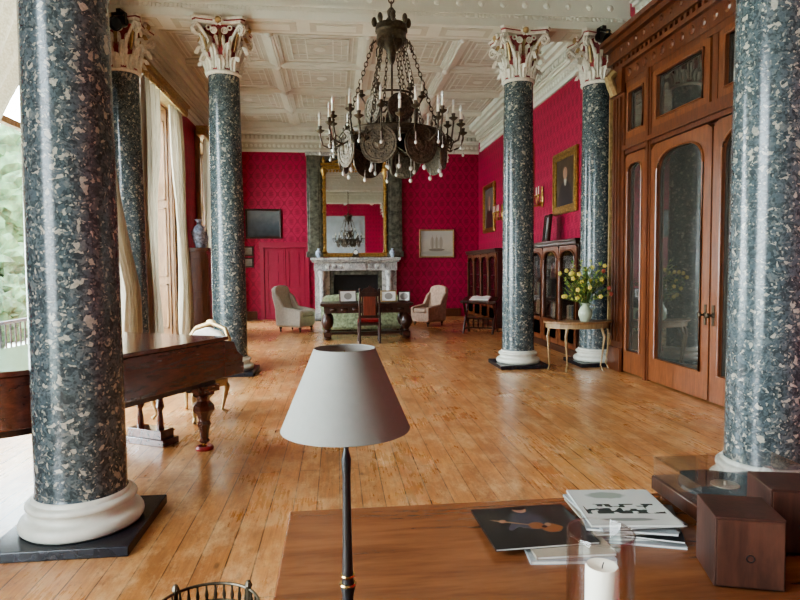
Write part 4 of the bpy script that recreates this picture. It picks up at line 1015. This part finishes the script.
for x in(-.19,.19):
    for y in(-.12,.12): b.lathe([(.018,0),(.02,.015)],(x,y,0),10)
b.bb(-.23,.23,-.152,.152,.015,.065); b.obj('base',[DARKW],rp,smooth=30,bevel=.004)
PLAT=plain('platter_rubber',(.07,.10,.11),.25,.3,var=.3,scale=40)
b=B(); b.lathe([(.14,.065),(.145,.067),(.145,.078),(.0,.078)],(-.05,0,0),40); b.obj('platter',PLAT,rp)
b=B(); b.lathe([(.045,.078),(.045,.080),(0,.080)],(-.05,0,0),24); b.lathe([(.004,.08),(.004,.09)],(-.05,0,0),8); b.obj('record_label',CT,rp)
b=B(); b.lathe([(.028,.065),(.028,.08),(.015,.1)],(.17,.09,0),16); b.tube([(.17,.09,.095),(.15,0,.095),(.08,-.07,.09)],.004,6); b.box((.075,-.075,.088),(.018,.03,.012),rz=.6); b.obj('tonearm',CRYST,rp)
b=B(); H=.135
b.bb(-.225,.225,-.15,.15,H-.003,H); b.bb(-.225,.225,-.15,-.147,.066,H-.003); b.bb(-.225,.225,.147,.15,.066,H-.003); b.bb(-.225,-.222,-.147,.147,.066,H-.003); b.bb(.222,.225,-.147,.147,.066,H-.003)
b.obj('dust_cover',THIN,rp,smooth=0)
def speaker(loc,rz,lab,w=.165,d=.16,h=.185):
    t=thing('speaker',lab,'speaker',loc,rz,'wooden cube speakers')
    b=B(); b.bb(-w/2,w/2,-d/2,d/2,.004,h); b.obj('cabinet',SPK,t,smooth=0,bevel=.003)
    b=B(); b.bb(-w/2+.006,w/2-.006,-d/2-.004,-d/2,.01,h-.006); b.obj('grille',SPKF,t,smooth=0)
    b=B(); b.torus((0,-d/2-.004,h*.45),.009,.0015,20,6,rx=PI/2); b.obj('badge',BLACK,t)
    for x in(-.06,.06):
        for y in(-.06,.06): b=B(); b.lathe([(.012,0),(.012,.004)],(x,y,0),8); b.obj('foot',BLACK,t)
speaker((1.045,1.445,DZ),-.30,'walnut cube speaker on desk')
speaker((1.31,1.60,DZ),-.25,'walnut cube speaker beside record player')
hu=thing('hurricane_glass','clear glass hurricane cylinder around candle on desk','candle holder',(.552,1.2,DZ))
b=B(); b.lathe([(.0,.001),(.067,.001),(.070,.004),(.070,.252),(.0685,.255),(.067,.252),(.067,.012),(0,.012)],seg=48); b.torus((0,0,.254),.0685,.0026,48,6); b.obj('cylinder',THIN,hu,smooth=60)
cd=thing('pillar_candle','cream wax pillar candle inside glass cylinder','candle',(.556,1.2,DZ+.0125))
b=B(); b.lathe([(.034,0),(.035,.004),(.035,.162),(.032,.168),(.024,.166),(0,.160)],seg=32); b.obj('wax',CANDLE,cd)
b=B(); b.tube([(0,0,.158),(.001,0,.166),(.004,0,.174)],.0012,5); b.obj('wick',BLACK,cd)
gt=thing('gallery_side_table','small dark round table with pierced brass gallery','side table',(-.345,1.52,0))
b=B(); b.lathe([(0,.66),(.145,.66),(.15,.665),(.15,.68),(.145,.685),(0,.685)],seg=40); b.obj('table_top',DARKW,gt)
b=B(); b.torus((0,0,.735),.135,.004,48,6); b.torus((0,0,.688),.135,.004,48,6)
for k in range(36):
    a=2*PI*k/36; b.lathe([(.003,.688),(.0055,.705),(.003,.72),(.003,.735)],(.135*math.cos(a),.135*math.sin(a),0),6)
for k in range(4):
    a=PI/4+k*PI/2; b.lathe([(.006,.686),(.006,.735),(.011,.745),(.006,.757),(0,.76)],(.135*math.cos(a),.135*math.sin(a),0),8)
b.obj('gallery_rail',BRONZE,gt)
b=B(); b.lathe([(.05,.66),(.02,.62),(.018,.5),(.035,.42),(.02,.35),(.03,.25),(.03,.2)],seg=16); b.obj('pedestal',DARKW,gt)
for k in range(3):
    a=PI/2+k*2*PI/3; b=B(); b.tube([(.02*math.cos(a),.02*math.sin(a),.24),(.1*math.cos(a),.1*math.sin(a),.18),(.15*math.cos(a),.15*math.sin(a),.06),(.19*math.cos(a),.19*math.sin(a),.015)],[.02,.016,.012,.015],8); b.obj('foot',DARKW,gt)
# ------------------------------------------------------------ OUTSIDE
b=B(); b.bb(-60,-4.01,-25,70,-.6,-.45); b.obj('bounce_ground',BOUNCE,smooth=0,label='garden ground made pale to bounce daylight up through the windows',cat='ground',kind='structure')  # ground outside, paleness added to send light upward indoors
b=B(); b.bb(-5.2,-4.01,4.6,12.4,-.45,.05); b.obj('balcony_slab',WHITE,smooth=0,label='stone balcony outside tall window',cat='balcony',kind='structure')
rl=thing('balcony_railing','black iron balcony railing outside bright window','railing',(-5.1,8.4,.05))
b=B(); b.tube([(0,-3.7,.75),(0,3.9,.75)],.03,8); b.tube([(0,-3.7,.1),(0,3.9,.1)],.02,8)
b.obj('rail',IRON,rl)
b=B(); b.tube([(0,-3.65,0),(0,-3.65,.75)],.014,6); p0=b.obj('baluster',IRON,rl)
for k in range(1,52): prt(p0,loc=(0,k*.145,0))
def foliage(x,y,z,r,nm,lab,trunk):
    t=thing(nm,lab,nm,(x,y,-.45)); b=B()
    for i in range(26):
        a=random.random()*2*PI; e_=random.uniform(-.6,1); rr=r*random.uniform(.35,.75)
        c=(rr*math.cos(a)*math.sqrt(max(0.1,1-e_*e_)),rr*math.sin(a)*math.sqrt(max(.1,1-e_*e_)),z+rr*e_)
        n0=len(b.V); b.sph(c,r*random.uniform(.25,.42),20,14)
        for k in range(n0,len(b.V)):
            p=Vector(b.V[k]); d=(p-Vector(c)); f=1+.35*noise.noise(p*(2.5/r*1.5))+.45*noise.noise(p*(14/r)); b.V[k]=tuple(Vector(c)+d*f)
    b.obj('leaves',LEAFO,t,smooth=0)
    if trunk:
        b=B(); b.tube([(0,0,0),(.1,0,z*.5),(0,.1,z)],[.35,.25,.15],10); b.obj('trunk',BARK,t)
random.seed(11)
foliage(-14,26,4.5,3.2,'tree','leafy green tree standing in garden',True)
foliage(-8.3,14.2,.7,1.1,'shrub','rounded green garden shrub outside window',False)
foliage(-10.5,19,1.2,1.8,'shrub','rounded green garden shrub on garden ground',False)
# ------------------------------------------------------------ LIGHT
w=bpy.data.worlds.new('sky'); S.world=w; w.use_nodes=True; nt=w.node_tree; bg=nt.nodes['Background']
tc=nt.nodes.new('ShaderNodeTexCoord'); sp_=nt.nodes.new('ShaderNodeSeparateXYZ'); nt.links.new(tc.outputs['Generated'],sp_.inputs[0])
r=ramp(nt,sp_.outputs[2],[(.0,(.84,.93,.96)),(.5,(.76,.90,1.0))]); nt.links.new(r,bg.inputs[0]); bg.inputs[1].default_value=28
def area(loc,rot,sx,sy,p,col,portal=False):
    l=bpy.data.lights.new('window_daylight','AREA'); l.shape='RECTANGLE'; l.size=sx; l.size_y=sy; l.energy=p; l.color=col
    o=bpy.data.objects.new('window_daylight',l); COL.objects.link(o); o.location=loc; o.rotation_euler=rot
    if portal: l.cycles.is_portal=True
    return o
for a,c in wins: area((XL-.55,(a+c)/2,2.55),(0,-PI/2,0),4.7,c-a,1,(1,1,1),True)
try: S.view_settings.look='AgX - Medium High Contrast'
except Exception as ex: print('look',ex)
# ------------------------------------------------------------ CAMERA
cam=bpy.data.cameras.new('camera'); co=bpy.data.objects.new('camera',cam); COL.objects.link(co)
cam.lens=27; cam.sensor_width=36; cam.clip_end=300; cam.clip_start=.05
co.matrix_world=Matrix.Translation((0,0,1.6))@Matrix.Rotation(math.radians(-6),4,'Z')@Matrix.Rotation(math.radians(90-3.1),4,'X')@Matrix.Rotation(math.radians(-.5),4,'Z')
S.camera=co
